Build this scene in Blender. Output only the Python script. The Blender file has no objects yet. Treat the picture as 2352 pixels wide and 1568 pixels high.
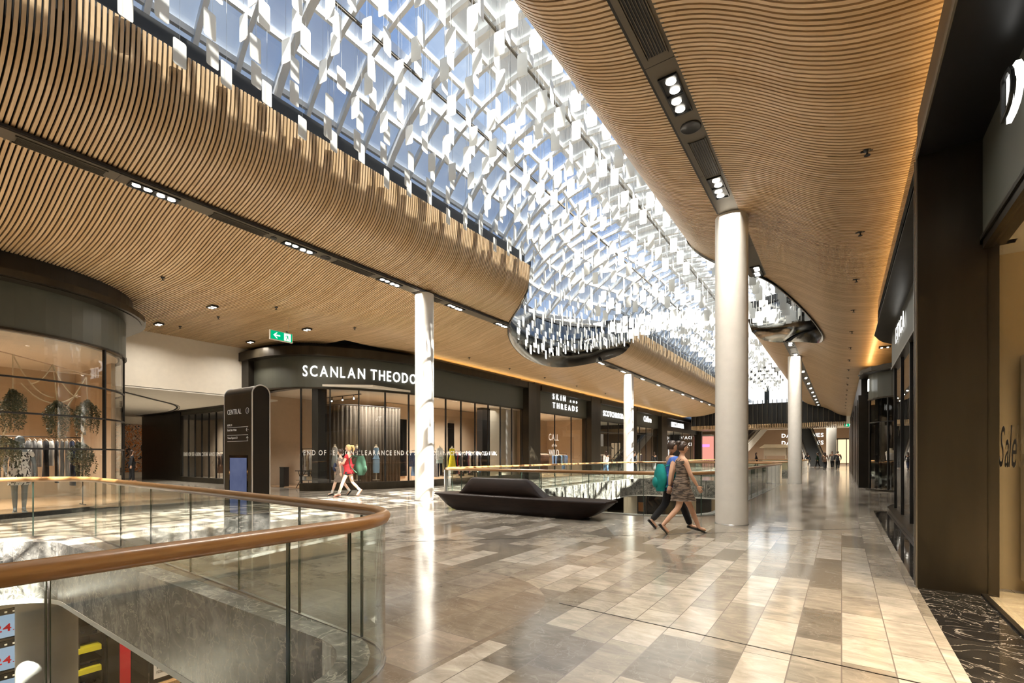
import bpy, bmesh, math, random
from mathutils import Vector, Matrix
from mathutils.geometry import tessellate_polygon
random.seed(7)
S = bpy.context.scene
COL = S.collection
PI = math.pi

# ------------------------------------------------------------------ camera
cam_d = bpy.data.cameras.new('camera')
cam_d.sensor_width = 36.0
cam_d.lens = 1101.0 / 2352.0 * 36.0
cam_d.shift_y = (1045.0 - 784.0) / 2352.0
cam_d.clip_start = 0.05
cam_d.clip_end = 400
cam = bpy.data.objects.new('camera', cam_d)
cam.location = (0, 0, 1.4)
cam.rotation_euler = (PI / 2, 0, math.atan(757 / 1101.0))
COL.objects.link(cam)
S.camera = cam

# ------------------------------------------------------------------ colour management, sampling limits
S.view_settings.view_transform = 'Standard'
S.view_settings.look = 'None'
S.view_settings.gamma = 1
S.view_settings.use_curve_mapping = False
S.view_settings.exposure = 0.45
S.cycles.use_denoising = True
S.cycles.max_bounces = 6
S.cycles.diffuse_bounces = 3
S.cycles.adaptive_threshold = 0.03
S.cycles.glossy_bounces = 4
S.cycles.transparent_max_bounces = 28
S.cycles.caustics_reflective = False
S.cycles.caustics_refractive = False
S.cycles.sample_clamp_indirect = 4.0

# ------------------------------------------------------------------ sky
world = bpy.data.worlds.new('sky')
S.world = world
world.use_nodes = True
wn = world.node_tree.nodes
wl = world.node_tree.links
wn.clear()
w_out = wn.new('ShaderNodeOutputWorld')
w_bg = wn.new('ShaderNodeBackground')
w_tc = wn.new('ShaderNodeTexCoord')
w_n = wn.new('ShaderNodeTexNoise')
w_n.inputs['Scale'].default_value = 3.0
w_n.inputs['Detail'].default_value = 6
w_r = wn.new('ShaderNodeValToRGB')
w_r.color_ramp.elements[0].position = 0.45
w_r.color_ramp.elements[0].color = (0.20, 0.31, 0.54, 1)
w_r.color_ramp.elements[1].position = 0.72
w_r.color_ramp.elements[1].color = (0.55, 0.65, 0.78, 1)
wl.new(w_tc.outputs['Generated'], w_n.inputs['Vector'])
wl.new(w_n.outputs['Fac'], w_r.inputs['Fac'])
wl.new(w_r.outputs['Color'], w_bg.inputs['Color'])
w_bg.inputs['Strength'].default_value = 1.0
wl.new(w_bg.outputs['Background'], w_out.inputs['Surface'])

# ------------------------------------------------------------------ sun
sun_d = bpy.data.lights.new('sun', 'SUN')
sun_d.energy = 38.0
sun_d.angle = 0.012
sun_d.color = (1.0, 0.95, 0.86)
sun = bpy.data.objects.new('sun', sun_d)
sun.rotation_euler = Vector((-0.60, 0.09, -0.79)).to_track_quat('-Z', 'Y').to_euler()
sun.location = (20, 0, 30)
COL.objects.link(sun)


def area(name, loc, sx, sy, power, color=(1, 0.86, 0.68), rot=(0, 0, 0), spread=PI):
    d = bpy.data.lights.new(name, 'AREA')
    d.shape = 'RECTANGLE'
    d.size = sx
    d.size_y = sy
    d.energy = power
    d.color = color
    d.spread = spread
    o = bpy.data.objects.new(name, d)
    o.location = loc
    o.rotation_euler = rot
    COL.objects.link(o)
    return o


WARM = (1, 0.80, 0.56)
NEUT = (1, 0.93, 0.83)
# cove strips on top of the shopfront headers, washing the ceiling edge
area('cove_light', (-15.15, 37, 5.65), 0.10, 44, 130, (1, 0.62, 0.25), (0, PI, 0))
area('cove_light', (0.95, 26, 4.985), 0.10, 60, 190, (1, 0.62, 0.25), (0, PI, 0))
for p_ in ((-15.4, 6.69), (-18.91, 6.55), (-15.42, 9.76), (-18.93, 9.59)):
    area('lamp_light', (p_[0], p_[1], 5.74), 0.3, 0.2, 50, (1, 0.93, 0.83), (0, 0, 0), 2.7)
# shop lighting, with an added fill lamp in the far hall
for (x, y, z, sx, sy, p) in [
        (-17.6, 14.6, 4.0, 2.0, 3.0, 300), (-17.4, 20, 4.0, 2.0, 5.0, 330), (-17.4, 28, 4.0, 2.5, 4, 420),
        (-17.4, 37, 3.9, 1.5, 5, 150), (-17.4, 45, 3.9, 1.5, 5, 260), (-17.4, 57, 3.9, 1.5, 10, 500),
        (-18.2, 1.4, 3.9, 3.0, 4.0, 330), (-26, 8.0, 3.7, 8, 2, 330), (-28, 13.3, 3.7, 9, 1.5, 420),
        (2.6, 4.0, 3.4, 2.0, 4, 420), (3.3, 11.5, 3.6, 1.5, 6, 45), (3.6, 26, 3.4, 1.5, 3, 30),
        (-5, 84, 4.8, 22, 8, 2600), (-6, 66.5, 5.5, 12, 4, 900), (-6, 70, 10.5, 8, 10, 500),  # far hall; the second is an added fill to brighten the escalators
        (-13.3, 3.6, -1.1, 1.0, 6, 120), (-9.5, 5, -1.15, 3, 3, 40), (-12, 25, -1.15, 3, 12, 160), (-7, 32.5, -1.15, 8, 4, 220)]:
    area('shop_or_fill_light', (x, y, z), sx, sy, p, WARM if x > 2 or z < 0 else NEUT, (0, 0, 0), 2.0)


# ------------------------------------------------------------------ materials
def new_mat(name):
    m = bpy.data.materials.new(name)
    m.use_nodes = True
    n = m.node_tree.nodes
    n.clear()
    out = n.new('ShaderNodeOutputMaterial')
    return m, n, m.node_tree.links, out


def mat(name, col, rough=0.5, metal=0.0, var=0.0, vscale=6.0, bump=0.0, bscale=40.0, spec=0.5, coat=0.0, stretch=None):
    m, n, l, out = new_mat(name)
    p = n.new('ShaderNodeBsdfPrincipled')
    p.inputs['Base Color'].default_value = (*col, 1)
    p.inputs['Roughness'].default_value = rough
    p.inputs['Metallic'].default_value = metal
    p.inputs['Specular IOR Level'].default_value = spec
    p.inputs['Coat Weight'].default_value = coat
    p.inputs['Coat Roughness'].default_value = 0.05
    l.new(p.outputs['BSDF'], out.inputs['Surface'])
    tc = n.new('ShaderNodeTexCoord')
    src = tc.outputs['Object']
    if stretch:
        mp = n.new('ShaderNodeMapping')
        mp.inputs['Scale'].default_value = stretch
        l.new(src, mp.inputs['Vector'])
        src = mp.outputs['Vector']
    nz = n.new('ShaderNodeTexNoise')
    nz.inputs['Scale'].default_value = vscale
    nz.inputs['Detail'].default_value = 5
    l.new(src, nz.inputs['Vector'])
    mr = n.new('ShaderNodeMapRange')
    mr.inputs['From Min'].default_value = 0.3
    mr.inputs['From Max'].default_value = 0.7
    mr.inputs['To Min'].default_value = 1 - max(var, 0.03)
    mr.inputs['To Max'].default_value = 1 + max(var, 0.03)
    l.new(nz.outputs['Fac'], mr.inputs['Value'])
    mx = n.new('ShaderNodeVectorMath')
    mx.operation = 'SCALE'
    mx.inputs[0].default_value = col
    l.new(mr.outputs['Result'], mx.inputs['Scale'])
    l.new(mx.outputs['Vector'], p.inputs['Base Color'])
    if bump:
        b = n.new('ShaderNodeBump')
        b.inputs['Strength'].default_value = bump
        b.inputs['Distance'].default_value = 0.01
        n2 = n.new('ShaderNodeTexNoise')
        n2.inputs['Scale'].default_value = bscale
        l.new(src, n2.inputs['Vector'])
        l.new(n2.outputs['Fac'], b.inputs['Height'])
        l.new(b.outputs['Normal'], p.inputs['Normal'])
    return m


def emit(name, col, strength):
    m, n, l, out = new_mat(name)
    e = n.new('ShaderNodeEmission')
    e.inputs['Color'].default_value = (*col, 1)
    e.inputs['Strength'].default_value = strength
    l.new(e.outputs['Emission'], out.inputs['Surface'])
    return m


def glass(name, tint=(0.93, 0.97, 0.95), refl=1.0, ior=1.45, white_mix=0.0):
    """sheet glass: mostly clear, mirror reflection that grows towards grazing angles"""
    m, n, l, out = new_mat(name)
    t = n.new('ShaderNodeBsdfTransparent')
    t.inputs['Color'].default_value = (*tint, 1)
    g = n.new('ShaderNodeBsdfGlossy')
    g.inputs['Roughness'].default_value = 0.0
    g.inputs['Color'].default_value = (refl, refl, refl, 1)
    ge = n.new('ShaderNodeNewGeometry')
    dt = n.new('ShaderNodeVectorMath')
    dt.operation = 'DOT_PRODUCT'
    l.new(ge.outputs['Incoming'], dt.inputs[0])
    l.new(ge.outputs['Normal'], dt.inputs[1])
    ab = n.new('ShaderNodeMath')
    ab.operation = 'ABSOLUTE'
    l.new(dt.outputs['Value'], ab.inputs[0])
    om = n.new('ShaderNodeMath')
    om.operation = 'SUBTRACT'
    om.inputs[0].default_value = 1.0
    l.new(ab.outputs[0], om.inputs[1])
    pw = n.new('ShaderNodeMath')
    pw.operation = 'POWER'
    pw.inputs[1].default_value = 5.0
    l.new(om.outputs[0], pw.inputs[0])
    f = n.new('ShaderNodeMath')
    f.operation = 'MULTIPLY_ADD'
    f.inputs[1].default_value = 0.95
    f.inputs[2].default_value = 0.04
    f.use_clamp = True
    l.new(pw.outputs[0], f.inputs[0])
    mx = n.new('ShaderNodeMixShader')
    l.new(f.outputs[0], mx.inputs['Fac'])
    l.new(t.outputs['BSDF'], mx.inputs[1])
    l.new(g.outputs['BSDF'], mx.inputs[2])
    last = mx
    if white_mix:
        d = n.new('ShaderNodeBsdfDiffuse')
        d.inputs['Color'].default_value = (0.8, 0.82, 0.8, 1)
        m2 = n.new('ShaderNodeMixShader')
        m2.inputs['Fac'].default_value = white_mix
        l.new(mx.outputs['Shader'], m2.inputs[1])
        l.new(d.outputs['BSDF'], m2.inputs[2])
        last = m2
    l.new(last.outputs['Shader'], out.inputs['Surface'])
    return m


def stone_tiles(name, cols, tile=(0.9, 0.3), rough=0.12, joint=(0.16, 0.14, 0.12), mottle=0.22, vein=0.13, vw=0.012, jsize=0.004, rot=PI / 2):
    """rows of stone tiles of individual tones, running along world Y, with veins and clouding"""
    m, n, l, out = new_mat(name)
    p = n.new('ShaderNodeBsdfPrincipled')
    tc = n.new('ShaderNodeTexCoord')
    mp = n.new('ShaderNodeMapping')
    mp.inputs['Rotation'].default_value = (0, 0, rot)
    l.new(tc.outputs['Object'], mp.inputs['Vector'])
    b = n.new('ShaderNodeTexBrick')
    b.inputs['Color1'].default_value = (0, 0, 0, 1)
    b.inputs['Color2'].default_value = (1, 1, 1, 1)
    b.inputs['Mortar'].default_value = (0.5, 0.5, 0.5, 1)
    b.inputs['Scale'].default_value = 1.0
    b.inputs['Mortar Size'].default_value = jsize
    b.inputs['Mortar Smooth'].default_value = 0.0
    b.inputs['Brick Width'].default_value = tile[0]
    b.inputs['Row Height'].default_value = tile[1]
    b.offset = 0.37
    b.squash = 0.72
    b.squash_frequency = 3
    l.new(mp.outputs['Vector'], b.inputs['Vector'])
    r = n.new('ShaderNodeValToRGB')
    r.color_ramp.interpolation = 'CONSTANT'
    els = r.color_ramp.elements
    while len(els) < len(cols):
        els.new(0.5)
    for i, c in enumerate(cols):
        els[i].position = i / len(cols)
        els[i].color = (*c, 1)
    l.new(b.outputs['Color'], r.inputs['Fac'])
    # shift of the clouding from tile to tile
    nz = n.new('ShaderNodeTexNoise')
    nz.inputs['Scale'].default_value = 5.0
    nz.inputs['Detail'].default_value = 9
    nz.inputs['Roughness'].default_value = 0.68
    nz.inputs['Distortion'].default_value = 1.2
    mp2 = n.new('ShaderNodeMapping')
    mp2.inputs['Scale'].default_value = (0.6, 1.6, 1)
    ad = n.new('ShaderNodeVectorMath')
    ad.operation = 'ADD'
    sc = n.new('ShaderNodeVectorMath')
    sc.operation = 'SCALE'
    sc.inputs['Scale'].default_value = 37.0
    l.new(b.outputs['Color'], sc.inputs[0])
    l.new(tc.outputs['Object'], ad.inputs[0])
    l.new(sc.outputs['Vector'], ad.inputs[1])
    l.new(ad.outputs['Vector'], mp2.inputs['Vector'])
    l.new(mp2.outputs['Vector'], nz.inputs['Vector'])
    mr = n.new('ShaderNodeMapRange')
    mr.inputs['From Min'].default_value = 0.3
    mr.inputs['From Max'].default_value = 0.7
    mr.inputs['To Min'].default_value = 1 - mottle
    mr.inputs['To Max'].default_value = 1 + mottle
    l.new(nz.outputs['Fac'], mr.inputs['Value'])
    mul = n.new('ShaderNodeVectorMath')
    mul.operation = 'SCALE'
    l.new(r.outputs['Color'], mul.inputs[0])
    l.new(mr.outputs['Result'], mul.inputs['Scale'])
    big = n.new('ShaderNodeTexNoise')
    big.inputs['Scale'].default_value = 1.7
    big.inputs['Detail'].default_value = 4
    big.inputs['Distortion'].default_value = 1.5
    l.new(ad.outputs['Vector'], big.inputs['Vector'])
    br = n.new('ShaderNodeMapRange')
    br.inputs['From Min'].default_value = 0.35
    br.inputs['From Max'].default_value = 0.65
    br.inputs['To Min'].default_value = 1 - mottle * 0.55
    br.inputs['To Max'].default_value = 1 + mottle * 0.55
    l.new(big.outputs['Fac'], br.inputs['Value'])
    mu2 = n.new('ShaderNodeVectorMath')
    mu2.operation = 'SCALE'
    l.new(mul.outputs['Vector'], mu2.inputs[0])
    l.new(br.outputs['Result'], mu2.inputs['Scale'])
    mul = mu2
    # veins
    v = n.new('ShaderNodeTexNoise')
    v.inputs['Scale'].default_value = 2.2
    v.inputs['Detail'].default_value = 8
    v.inputs['Distortion'].default_value = 2.5
    l.new(ad.outputs['Vector'], v.inputs['Vector'])
    vr = n.new('ShaderNodeValToRGB')
    e = vr.color_ramp.elements
    e[0].position = 0.5 - vw
    e[0].color = (0, 0, 0, 1)
    e[1].position = 0.5 + vw
    e[1].color = (0, 0, 0, 1)
    k = e.new(0.5)
    k.color = (vein, vein, vein, 1)
    l.new(v.outputs['Fac'], vr.inputs['Fac'])
    mv = n.new('ShaderNodeMix')
    mv.data_type = 'RGBA'
    mv.inputs['B'].default_value = (0.62, 0.56, 0.48, 1)
    l.new(vr.outputs['Color'], mv.inputs['Factor'])
    l.new(mul.outputs['Vector'], mv.inputs['A'])
    mj = n.new('ShaderNodeMix')
    mj.data_type = 'RGBA'
    mj.inputs['B'].default_value = (*joint, 1)
    l.new(b.outputs['Fac'], mj.inputs['Factor'])
    l.new(mv.outputs['Result'], mj.inputs['A'])
    l.new(mj.outputs['Result'], p.inputs['Base Color'])
    rr = n.new('ShaderNodeMapRange')
    rr.inputs['To Min'].default_value = rough * 0.7
    rr.inputs['To Max'].default_value = rough * 1.4
    l.new(nz.outputs['Fac'], rr.inputs['Value'])
    l.new(rr.outputs['Result'], p.inputs['Roughness'])
    p.inputs['Specular IOR Level'].default_value = 0.75
    # the polished surface is faintly uneven
    nb = n.new('ShaderNodeTexNoise')
    nb.inputs['Scale'].default_value = 3.0
    l.new(tc.outputs['Object'], nb.inputs['Vector'])
    bp = n.new('ShaderNodeBump')
    bp.inputs['Strength'].default_value = 0.10
    bp.inputs['Distance'].default_value = 0.01
    l.new(nb.outputs['Fac'], bp.inputs['Height'])
    l.new(bp.outputs['Normal'], p.inputs['Normal'])
    l.new(p.outputs['BSDF'], out.inputs['Surface'])
    return m


def slat_wood():
    m, n, l, out = new_mat('oak_batten')
    p = n.new('ShaderNodeBsdfPrincipled')
    tc = n.new('ShaderNodeTexCoord')
    sep = n.new('ShaderNodeSeparateXYZ')
    l.new(tc.outputs['Object'], sep.inputs['Vector'])
    dv = n.new('ShaderNodeMath')
    dv.operation = 'DIVIDE'
    dv.inputs[1].default_value = 0.07
    l.new(sep.outputs['Y'], dv.inputs[0])
    fl = n.new('ShaderNodeMath')
    fl.operation = 'ROUND'
    l.new(dv.outputs[0], fl.inputs[0])
    # batten lengths: every 2.4 m along the batten a new board
    fx = n.new('ShaderNodeMath')
    fx.operation = 'MULTIPLY_ADD'
    fx.inputs[1].default_value = 0.42
    l.new(sep.outputs['X'], fx.inputs[0])
    wn0 = n.new('ShaderNodeTexWhiteNoise')
    wn0.noise_dimensions = '1D'
    l.new(fl.outputs[0], wn0.inputs['W'])
    l.new(wn0.outputs['Value'], fx.inputs[2])
    ff = n.new('ShaderNodeMath')
    ff.operation = 'FLOOR'
    l.new(fx.outputs[0], ff.inputs[0])
    cb = n.new('ShaderNodeCombineXYZ')
    l.new(fl.outputs[0], cb.inputs[0])
    l.new(ff.outputs[0], cb.inputs[1])
    wnz = n.new('ShaderNodeTexWhiteNoise')
    wnz.noise_dimensions = '3D'
    l.new(cb.outputs[0], wnz.inputs['Vector'])
    r = n.new('ShaderNodeValToRGB')
    r.color_ramp.elements[0].color = (0.53, 0.36, 0.19, 1)
    r.color_ramp.elements[1].color = (0.69, 0.50, 0.30, 1)
    l.new(wnz.outputs['Value'], r.inputs['Fac'])
    nz = n.new('ShaderNodeTexNoise')
    nz.inputs['Scale'].default_value = 3
    nz.inputs['Detail'].default_value = 6
    mp = n.new('ShaderNodeMapping')
    mp.inputs['Scale'].default_value = (1, 40, 1)
    l.new(tc.outputs['Object'], mp.inputs['Vector'])
    l.new(mp.outputs['Vector'], nz.inputs['Vector'])
    mr = n.new('ShaderNodeMapRange')
    mr.inputs['To Min'].default_value = 0.8
    mr.inputs['To Max'].default_value = 1.2
    l.new(nz.outputs['Fac'], mr.inputs['Value'])
    mul = n.new('ShaderNodeVectorMath')
    mul.operation = 'SCALE'
    l.new(r.outputs['Color'], mul.inputs[0])
    l.new(mr.outputs['Result'], mul.inputs['Scale'])
    l.new(mul.outputs['Vector'], p.inputs['Base Color'])
    p.inputs['Roughness'].default_value = 0.36
    l.new(p.outputs['BSDF'], out.inputs['Surface'])
    return m


def timber(name, c1, c2, stretch=(1, 1, 1), rough=0.3, scale=14, coat=0.3, spec=0.5):
    m, n, l, out = new_mat(name)
    p = n.new('ShaderNodeBsdfPrincipled')
    tc = n.new('ShaderNodeTexCoord')
    mp = n.new('ShaderNodeMapping')
    mp.inputs['Scale'].default_value = stretch
    nz = n.new('ShaderNodeTexNoise')
    nz.inputs['Scale'].default_value = scale
    nz.inputs['Detail'].default_value = 7
    nz.inputs['Distortion'].default_value = 0.8
    r = n.new('ShaderNodeValToRGB')
    r.color_ramp.elements[0].position = 0.3
    r.color_ramp.elements[0].color = (*c1, 1)
    r.color_ramp.elements[1].position = 0.7
    r.color_ramp.elements[1].color = (*c2, 1)
    l.new(tc.outputs['Object'], mp.inputs['Vector'])
    l.new(mp.outputs['Vector'], nz.inputs['Vector'])
    l.new(nz.outputs['Fac'], r.inputs['Fac'])
    l.new(r.outputs['Color'], p.inputs['Base Color'])
    p.inputs['Roughness'].default_value = rough
    p.inputs['Coat Weight'].default_value = coat
    p.inputs['Specular IOR Level'].default_value = spec
    l.new(p.outputs['BSDF'], out.inputs['Surface'])
    return m


M = {}
M['floor'] = stone_tiles('limestone_tiles', [(0.38, 0.345, 0.295), (0.31, 0.275, 0.225), (0.25, 0.22, 0.18), (0.36, 0.325, 0.275), (0.18, 0.157, 0.125), (0.285, 0.255, 0.21), (0.15, 0.132, 0.108)], tile=(0.86, 0.29), mottle=0.28)
M['apron'] = stone_tiles('dark_limestone_tiles', [(0.22, 0.185, 0.145), (0.17, 0.14, 0.11), (0.25, 0.21, 0.17), (0.19, 0.16, 0.125)], tile=(0.9, 0.45))
M['edge_stone'] = stone_tiles('grey_edge_marble', [(0.19, 0.18, 0.16), (0.14, 0.135, 0.12), (0.22, 0.205, 0.185)], tile=(0.6, 0.6), rough=0.3, mottle=0.95, vein=0.85, vw=0.022, rot=0.0, joint=(0.12, 0.11, 0.1), jsize=0.002)
M['black_marble'] = stone_tiles('black_marble', [(0.012, 0.011, 0.011), (0.02, 0.018, 0.016), (0.015, 0.014, 0.013)], tile=(50, 0.45), rough=0.05, joint=(0.002, 0.002, 0.002), rot=0.0, mottle=0.4, vein=0.45)
M['cream_marble'] = stone_tiles('cream_marble', [(0.62, 0.52, 0.36), (0.68, 0.58, 0.42)], tile=(1.2, 0.6), rough=0.12, joint=(0.4, 0.32, 0.2))
M['shop_wood_floor'] = timber('oak_shop_floor', (0.42, 0.25, 0.13), (0.56, 0.36, 0.21), (1, 12, 1), 0.3, 4)
M['slat'] = slat_wood()
M['backing'] = mat('black_ceiling_felt', (0.006, 0.005, 0.004), 0.9)
M['white'] = mat('white_column_paint', (0.80, 0.77, 0.71), 0.42)
M['wall_white'] = mat('warm_white_plaster', (0.72, 0.66, 0.56), 0.7)
M['steel_white'] = mat('white_roof_steel', (0.85, 0.86, 0.85), 0.35)
M['wire'] = mat('grey_wire', (0.35, 0.35, 0.35), 0.4, 0.6)
M['blade'] = mat('white_metal_blade', (0.76, 0.76, 0.72), 0.28, spec=0.5)
M['rim'] = mat('dark_mirror_metal', (0.20, 0.20, 0.19), 0.12, 1.0, var=0.2, vscale=1.5)
M['channel'] = mat('bronze_grey_channel', (0.115, 0.10, 0.075), 0.45, 0.3)
M['black'] = mat('black_metal', (0.008, 0.008, 0.008), 0.35)
M['black_gloss'] = mat('black_gloss', (0.006, 0.006, 0.006), 0.06)
M['fascia'] = mat('olive_grey_fascia', (0.060, 0.062, 0.048), 0.45)
M['bronze'] = mat('brushed_dark_bronze', (0.036, 0.029, 0.019), 0.34, 0.6, var=0.25, vscale=3, stretch=(1, 1, 0.2))
M['bronze_dark'] = mat('near_black_bronze', (0.020, 0.017, 0.013), 0.3, 0.5, var=0.2, vscale=3)
M['edge_metal'] = mat('bright_metal_edge', (0.45, 0.42, 0.36), 0.3, 1.0)
M['rail_wood'] = timber('oak_handrail', (0.25, 0.125, 0.042), (0.37, 0.20, 0.075), (0.6, 0.6, 6), 0.3, 9, 0.1)
M['glass'] = glass('balustrade_glass', (0.925, 0.955, 0.935))
M['shop_glass'] = glass('shop_glass', (0.94, 0.94, 0.93))
M['roof_glass'] = glass('roof_glass', (0.93, 0.95, 0.97), white_mix=0.05)
M['frit_glass'] = glass('fritted_roof_glass', (0.90, 0.93, 0.96), white_mix=0.45)
M['shade_frit'] = glass('sun_blocking_roof_glass', (0.90, 0.93, 0.96), white_mix=0.84)  # opacity added along mid vault to shade the timber lip
M['glass_edge'] = mat('green_glass_edge', (0.045, 0.08, 0.062), 0.15)
M['steel'] = mat('stainless_steel', (0.55, 0.54, 0.52), 0.3, 1.0)
M['lamp'] = emit('downlight_lens', (1, 0.93, 0.80), 9.0)
M['sign'] = emit('sign_letter_light', (1, 0.98, 0.93), 1.8)
M['decal'] = mat('white_window_lettering', (0.93, 0.93, 0.91), 0.6)
M['bench'] = timber('wenge_bench', (0.008, 0.004, 0.003), (0.018, 0.009, 0.006), (1, 8, 8), 0.45, 4, 0.0, 0.2)
M['skin'] = mat('skin', (0.60, 0.36, 0.24), 0.5)
M['skin_pale'] = mat('pale_skin', (0.74, 0.52, 0.40), 0.5)
M['linen'] = mat('ivory_linen_form', (0.60, 0.52, 0.38), 0.8)
M['ceil_white'] = mat('shop_ceiling_white', (0.70, 0.66, 0.58), 0.8)
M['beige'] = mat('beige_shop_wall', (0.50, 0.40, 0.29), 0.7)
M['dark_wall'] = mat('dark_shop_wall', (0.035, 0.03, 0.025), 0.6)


# ------------------------------------------------------------------ mesh builder
class MB:
    def __init__(s):
        s.v = []
        s.f = []
        s.mi = []
        s.sm = []

    def add(s, vs, fs, mi=0, smooth=False):
        o = len(s.v)
        s.v.extend([tuple(p) for p in vs])
        for f in fs:
            s.f.append([o + i for i in f])
            s.mi.append(mi)
            s.sm.append(smooth)
        return s

    def box(s, x0, x1, y0, y1, z0, z1, mi=0):
        vs = [(x, y, z) for z in (z0, z1) for y in (y0, y1) for x in (x0, x1)]
        return s.add(vs, [(0, 2, 3, 1), (4, 5, 7, 6), (0, 1, 5, 4), (2, 6, 7, 3), (0, 4, 6, 2), (1, 3, 7, 5)], mi)

    def obox(s, c, u, v, w, mi=0):
        """box with centre c and half-axis vectors u, v, w"""
        c, u, v, w = Vector(c), Vector(u), Vector(v), Vector(w)
        vs = [c + a * u + b * v + d * w for d in (-1, 1) for b in (-1, 1) for a in (-1, 1)]
        return s.add(vs, [(0, 2, 3, 1), (4, 5, 7, 6), (0, 1, 5, 4), (2, 6, 7, 3), (0, 4, 6, 2), (1, 3, 7, 5)], mi)

    def bar(s, a, b, w, h, mi=0, up=(0, 0, 1)):
        a, b = Vector(a), Vector(b)
        t = (b - a)
        L = t.length
        if L < 1e-6:
            return s
        t /= L
        u = Vector(up)
        if abs(t.dot(u)) > 0.95:
            u = Vector((1, 0, 0))
        sd = t.cross(u).normalized()
        u = sd.cross(t)
        return s.obox((a + b) / 2, t * L / 2, sd * w / 2, u * h / 2, mi)

    def tube(s, pts, r, n=10, mi=0, closed=False, caps=True, sc=(1, 1)):
        pts = [Vector(p) for p in pts]
        N = len(pts)
        rs = r if isinstance(r, (list, tuple)) else [r] * N
        up = None
        rings = []
        for i, p in enumerate(pts):
            if closed:
                t = (pts[(i + 1) % N] - pts[i - 1]).normalized()
            else:
                t = (pts[min(i + 1, N - 1)] - pts[max(i - 1, 0)]).normalized()
            if up is None:
                up = Vector((0, 0, 1)) if abs(t.z) < 0.9 else Vector((1, 0, 0))
            sd = t.cross(up)
            if sd.length < 1e-5:
                sd = t.orthogonal()
            sd.normalize()
            up2 = sd.cross(t).normalized()
            up = up2
            rings.append([p + (sd * math.cos(2 * PI * k / n) * sc[0] + up2 * math.sin(2 * PI * k / n) * sc[1]) * rs[i] for k in range(n)])
        vs = [q for rg in rings for q in rg]
        fs = []
        for i in range(N if closed else N - 1):
            a, b = i * n, ((i + 1) % N) * n
            for k in range(n):
                k2 = (k + 1) % n
                fs.append((a + k, b + k, b + k2, a + k2))
        s.add(vs, fs, mi, True)
        if caps and not closed:
            s.add(rings[0], [tuple(range(n))], mi)
            s.add(rings[-1], [tuple(reversed(range(n)))], mi)
        return s

    def lathe(s, c, prof, n=24, mi=0, ry=1.0):
        """prof: (radius, z) pairs around the vertical axis through c"""
        vs = []
        for (r, z) in prof:
            for k in range(n):
                a = 2 * PI * k / n
                vs.append((c[0] + r * math.cos(a), c[1] + ry * r * math.sin(a), c[2] + z))
        fs = []
        for i in range(len(prof) - 1):
            for k in range(n):
                k2 = (k + 1) % n
                fs.append((i * n + k, i * n + k2, (i + 1) * n + k2, (i + 1) * n + k))
        s.add(vs, fs, mi, True)
        s.add(vs[:n], [tuple(reversed(range(n)))], mi)
        s.add(vs[-n:], [tuple(range(n))], mi)
        return s

    def loft(s, rings, mi=0, smooth=True, caps=True):
        n = len(rings[0])
        vs = [q for rg in rings for q in rg]
        fs = []
        for i in range(len(rings) - 1):
            for k in range(n):
                k2 = (k + 1) % n
                fs.append((i * n + k, i * n + k2, (i + 1) * n + k2, (i + 1) * n + k))
        s.add(vs, fs, mi, smooth)
        if caps:
            s.add(rings[0], [tuple(reversed(range(n)))], mi)
            s.add(rings[-1], [tuple(range(n))], mi)
        return s

    def ball(s, c, r, mi=0, n=12, sx=1, sy=1, sz=1):
        prof = []
        for i in range(1, n // 2):
            a = PI * i / (n // 2)
            prof.append((r * math.sin(a), -r * math.cos(a)))
        vs = []
        for (rr, z) in prof:
            for k in range(n):
                a = 2 * PI * k / n
                vs.append((c[0] + sx * rr * math.cos(a), c[1] + sy * rr * math.sin(a), c[2] + sz * z))
        m = len(prof)
        vs.append((c[0], c[1], c[2] - sz * r))
        vs.append((c[0], c[1], c[2] + sz * r))
        fs = []
        for i in range(m - 1):
            for k in range(n):
                k2 = (k + 1) % n
                fs.append((i * n + k, i * n + k2, (i + 1) * n + k2, (i + 1) * n + k))
        for k in range(n):
            k2 = (k + 1) % n
            fs.append((m * n, k2, k))
            fs.append((m * n + 1, (m - 1) * n + k, (m - 1) * n + k2))
        return s.add(vs, fs, mi, True)

    def prism(s, loops, z0, z1, mi=0, side=None):
        """horizontal plate: outer loop then hole loops (lists of xy)"""
        flat = [Vector((p[0], p[1], 0)) for lp in loops for p in lp]
        tris = tessellate_polygon([[Vector((p[0], p[1], 0)) for p in lp] for lp in loops])
        tris = [t if (flat[t[1]] - flat[t[0]]).cross(flat[t[2]] - flat[t[0]]).z > 0 else (t[0], t[2], t[1]) for t in tris]
        s.add([(p.x, p.y, z1) for p in flat], tris, mi)
        if z0 < z1:
            s.add([(p.x, p.y, z0) for p in flat], [tuple(reversed(t)) for t in tris], mi)
            for lp in loops:
                n = len(lp)
                for i in range(n):
                    a, b = lp[i], lp[(i + 1) % n]
                    s.add([(a[0], a[1], z0), (b[0], b[1], z0), (b[0], b[1], z1), (a[0], a[1], z1)], [(0, 1, 2, 3)], mi if side is None else side)
        return s

    def strip(s, path, z0, z1, off0=0.0, off1=0.05, mi=0, closed=False):
        """wall band along a plan path; offsets are measured to the right-hand side of travel"""
        P = [Vector((p[0], p[1])) for p in path]
        N = len(P)
        A, B = [], []
        for i, p in enumerate(P):
            if closed:
                t = P[(i + 1) % N] - P[i - 1]
            else:
                t = P[min(i + 1, N - 1)] - P[max(i - 1, 0)]
            t.normalize()
            nr = Vector((t.y, -t.x))
            A.append(p + nr * off0)
            B.append(p + nr * off1)
        vs = []
        for a, b in zip(A, B):
            vs += [(a.x, a.y, z0), (b.x, b.y, z0), (b.x, b.y, z1), (a.x, a.y, z1)]
        fs = []
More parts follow.
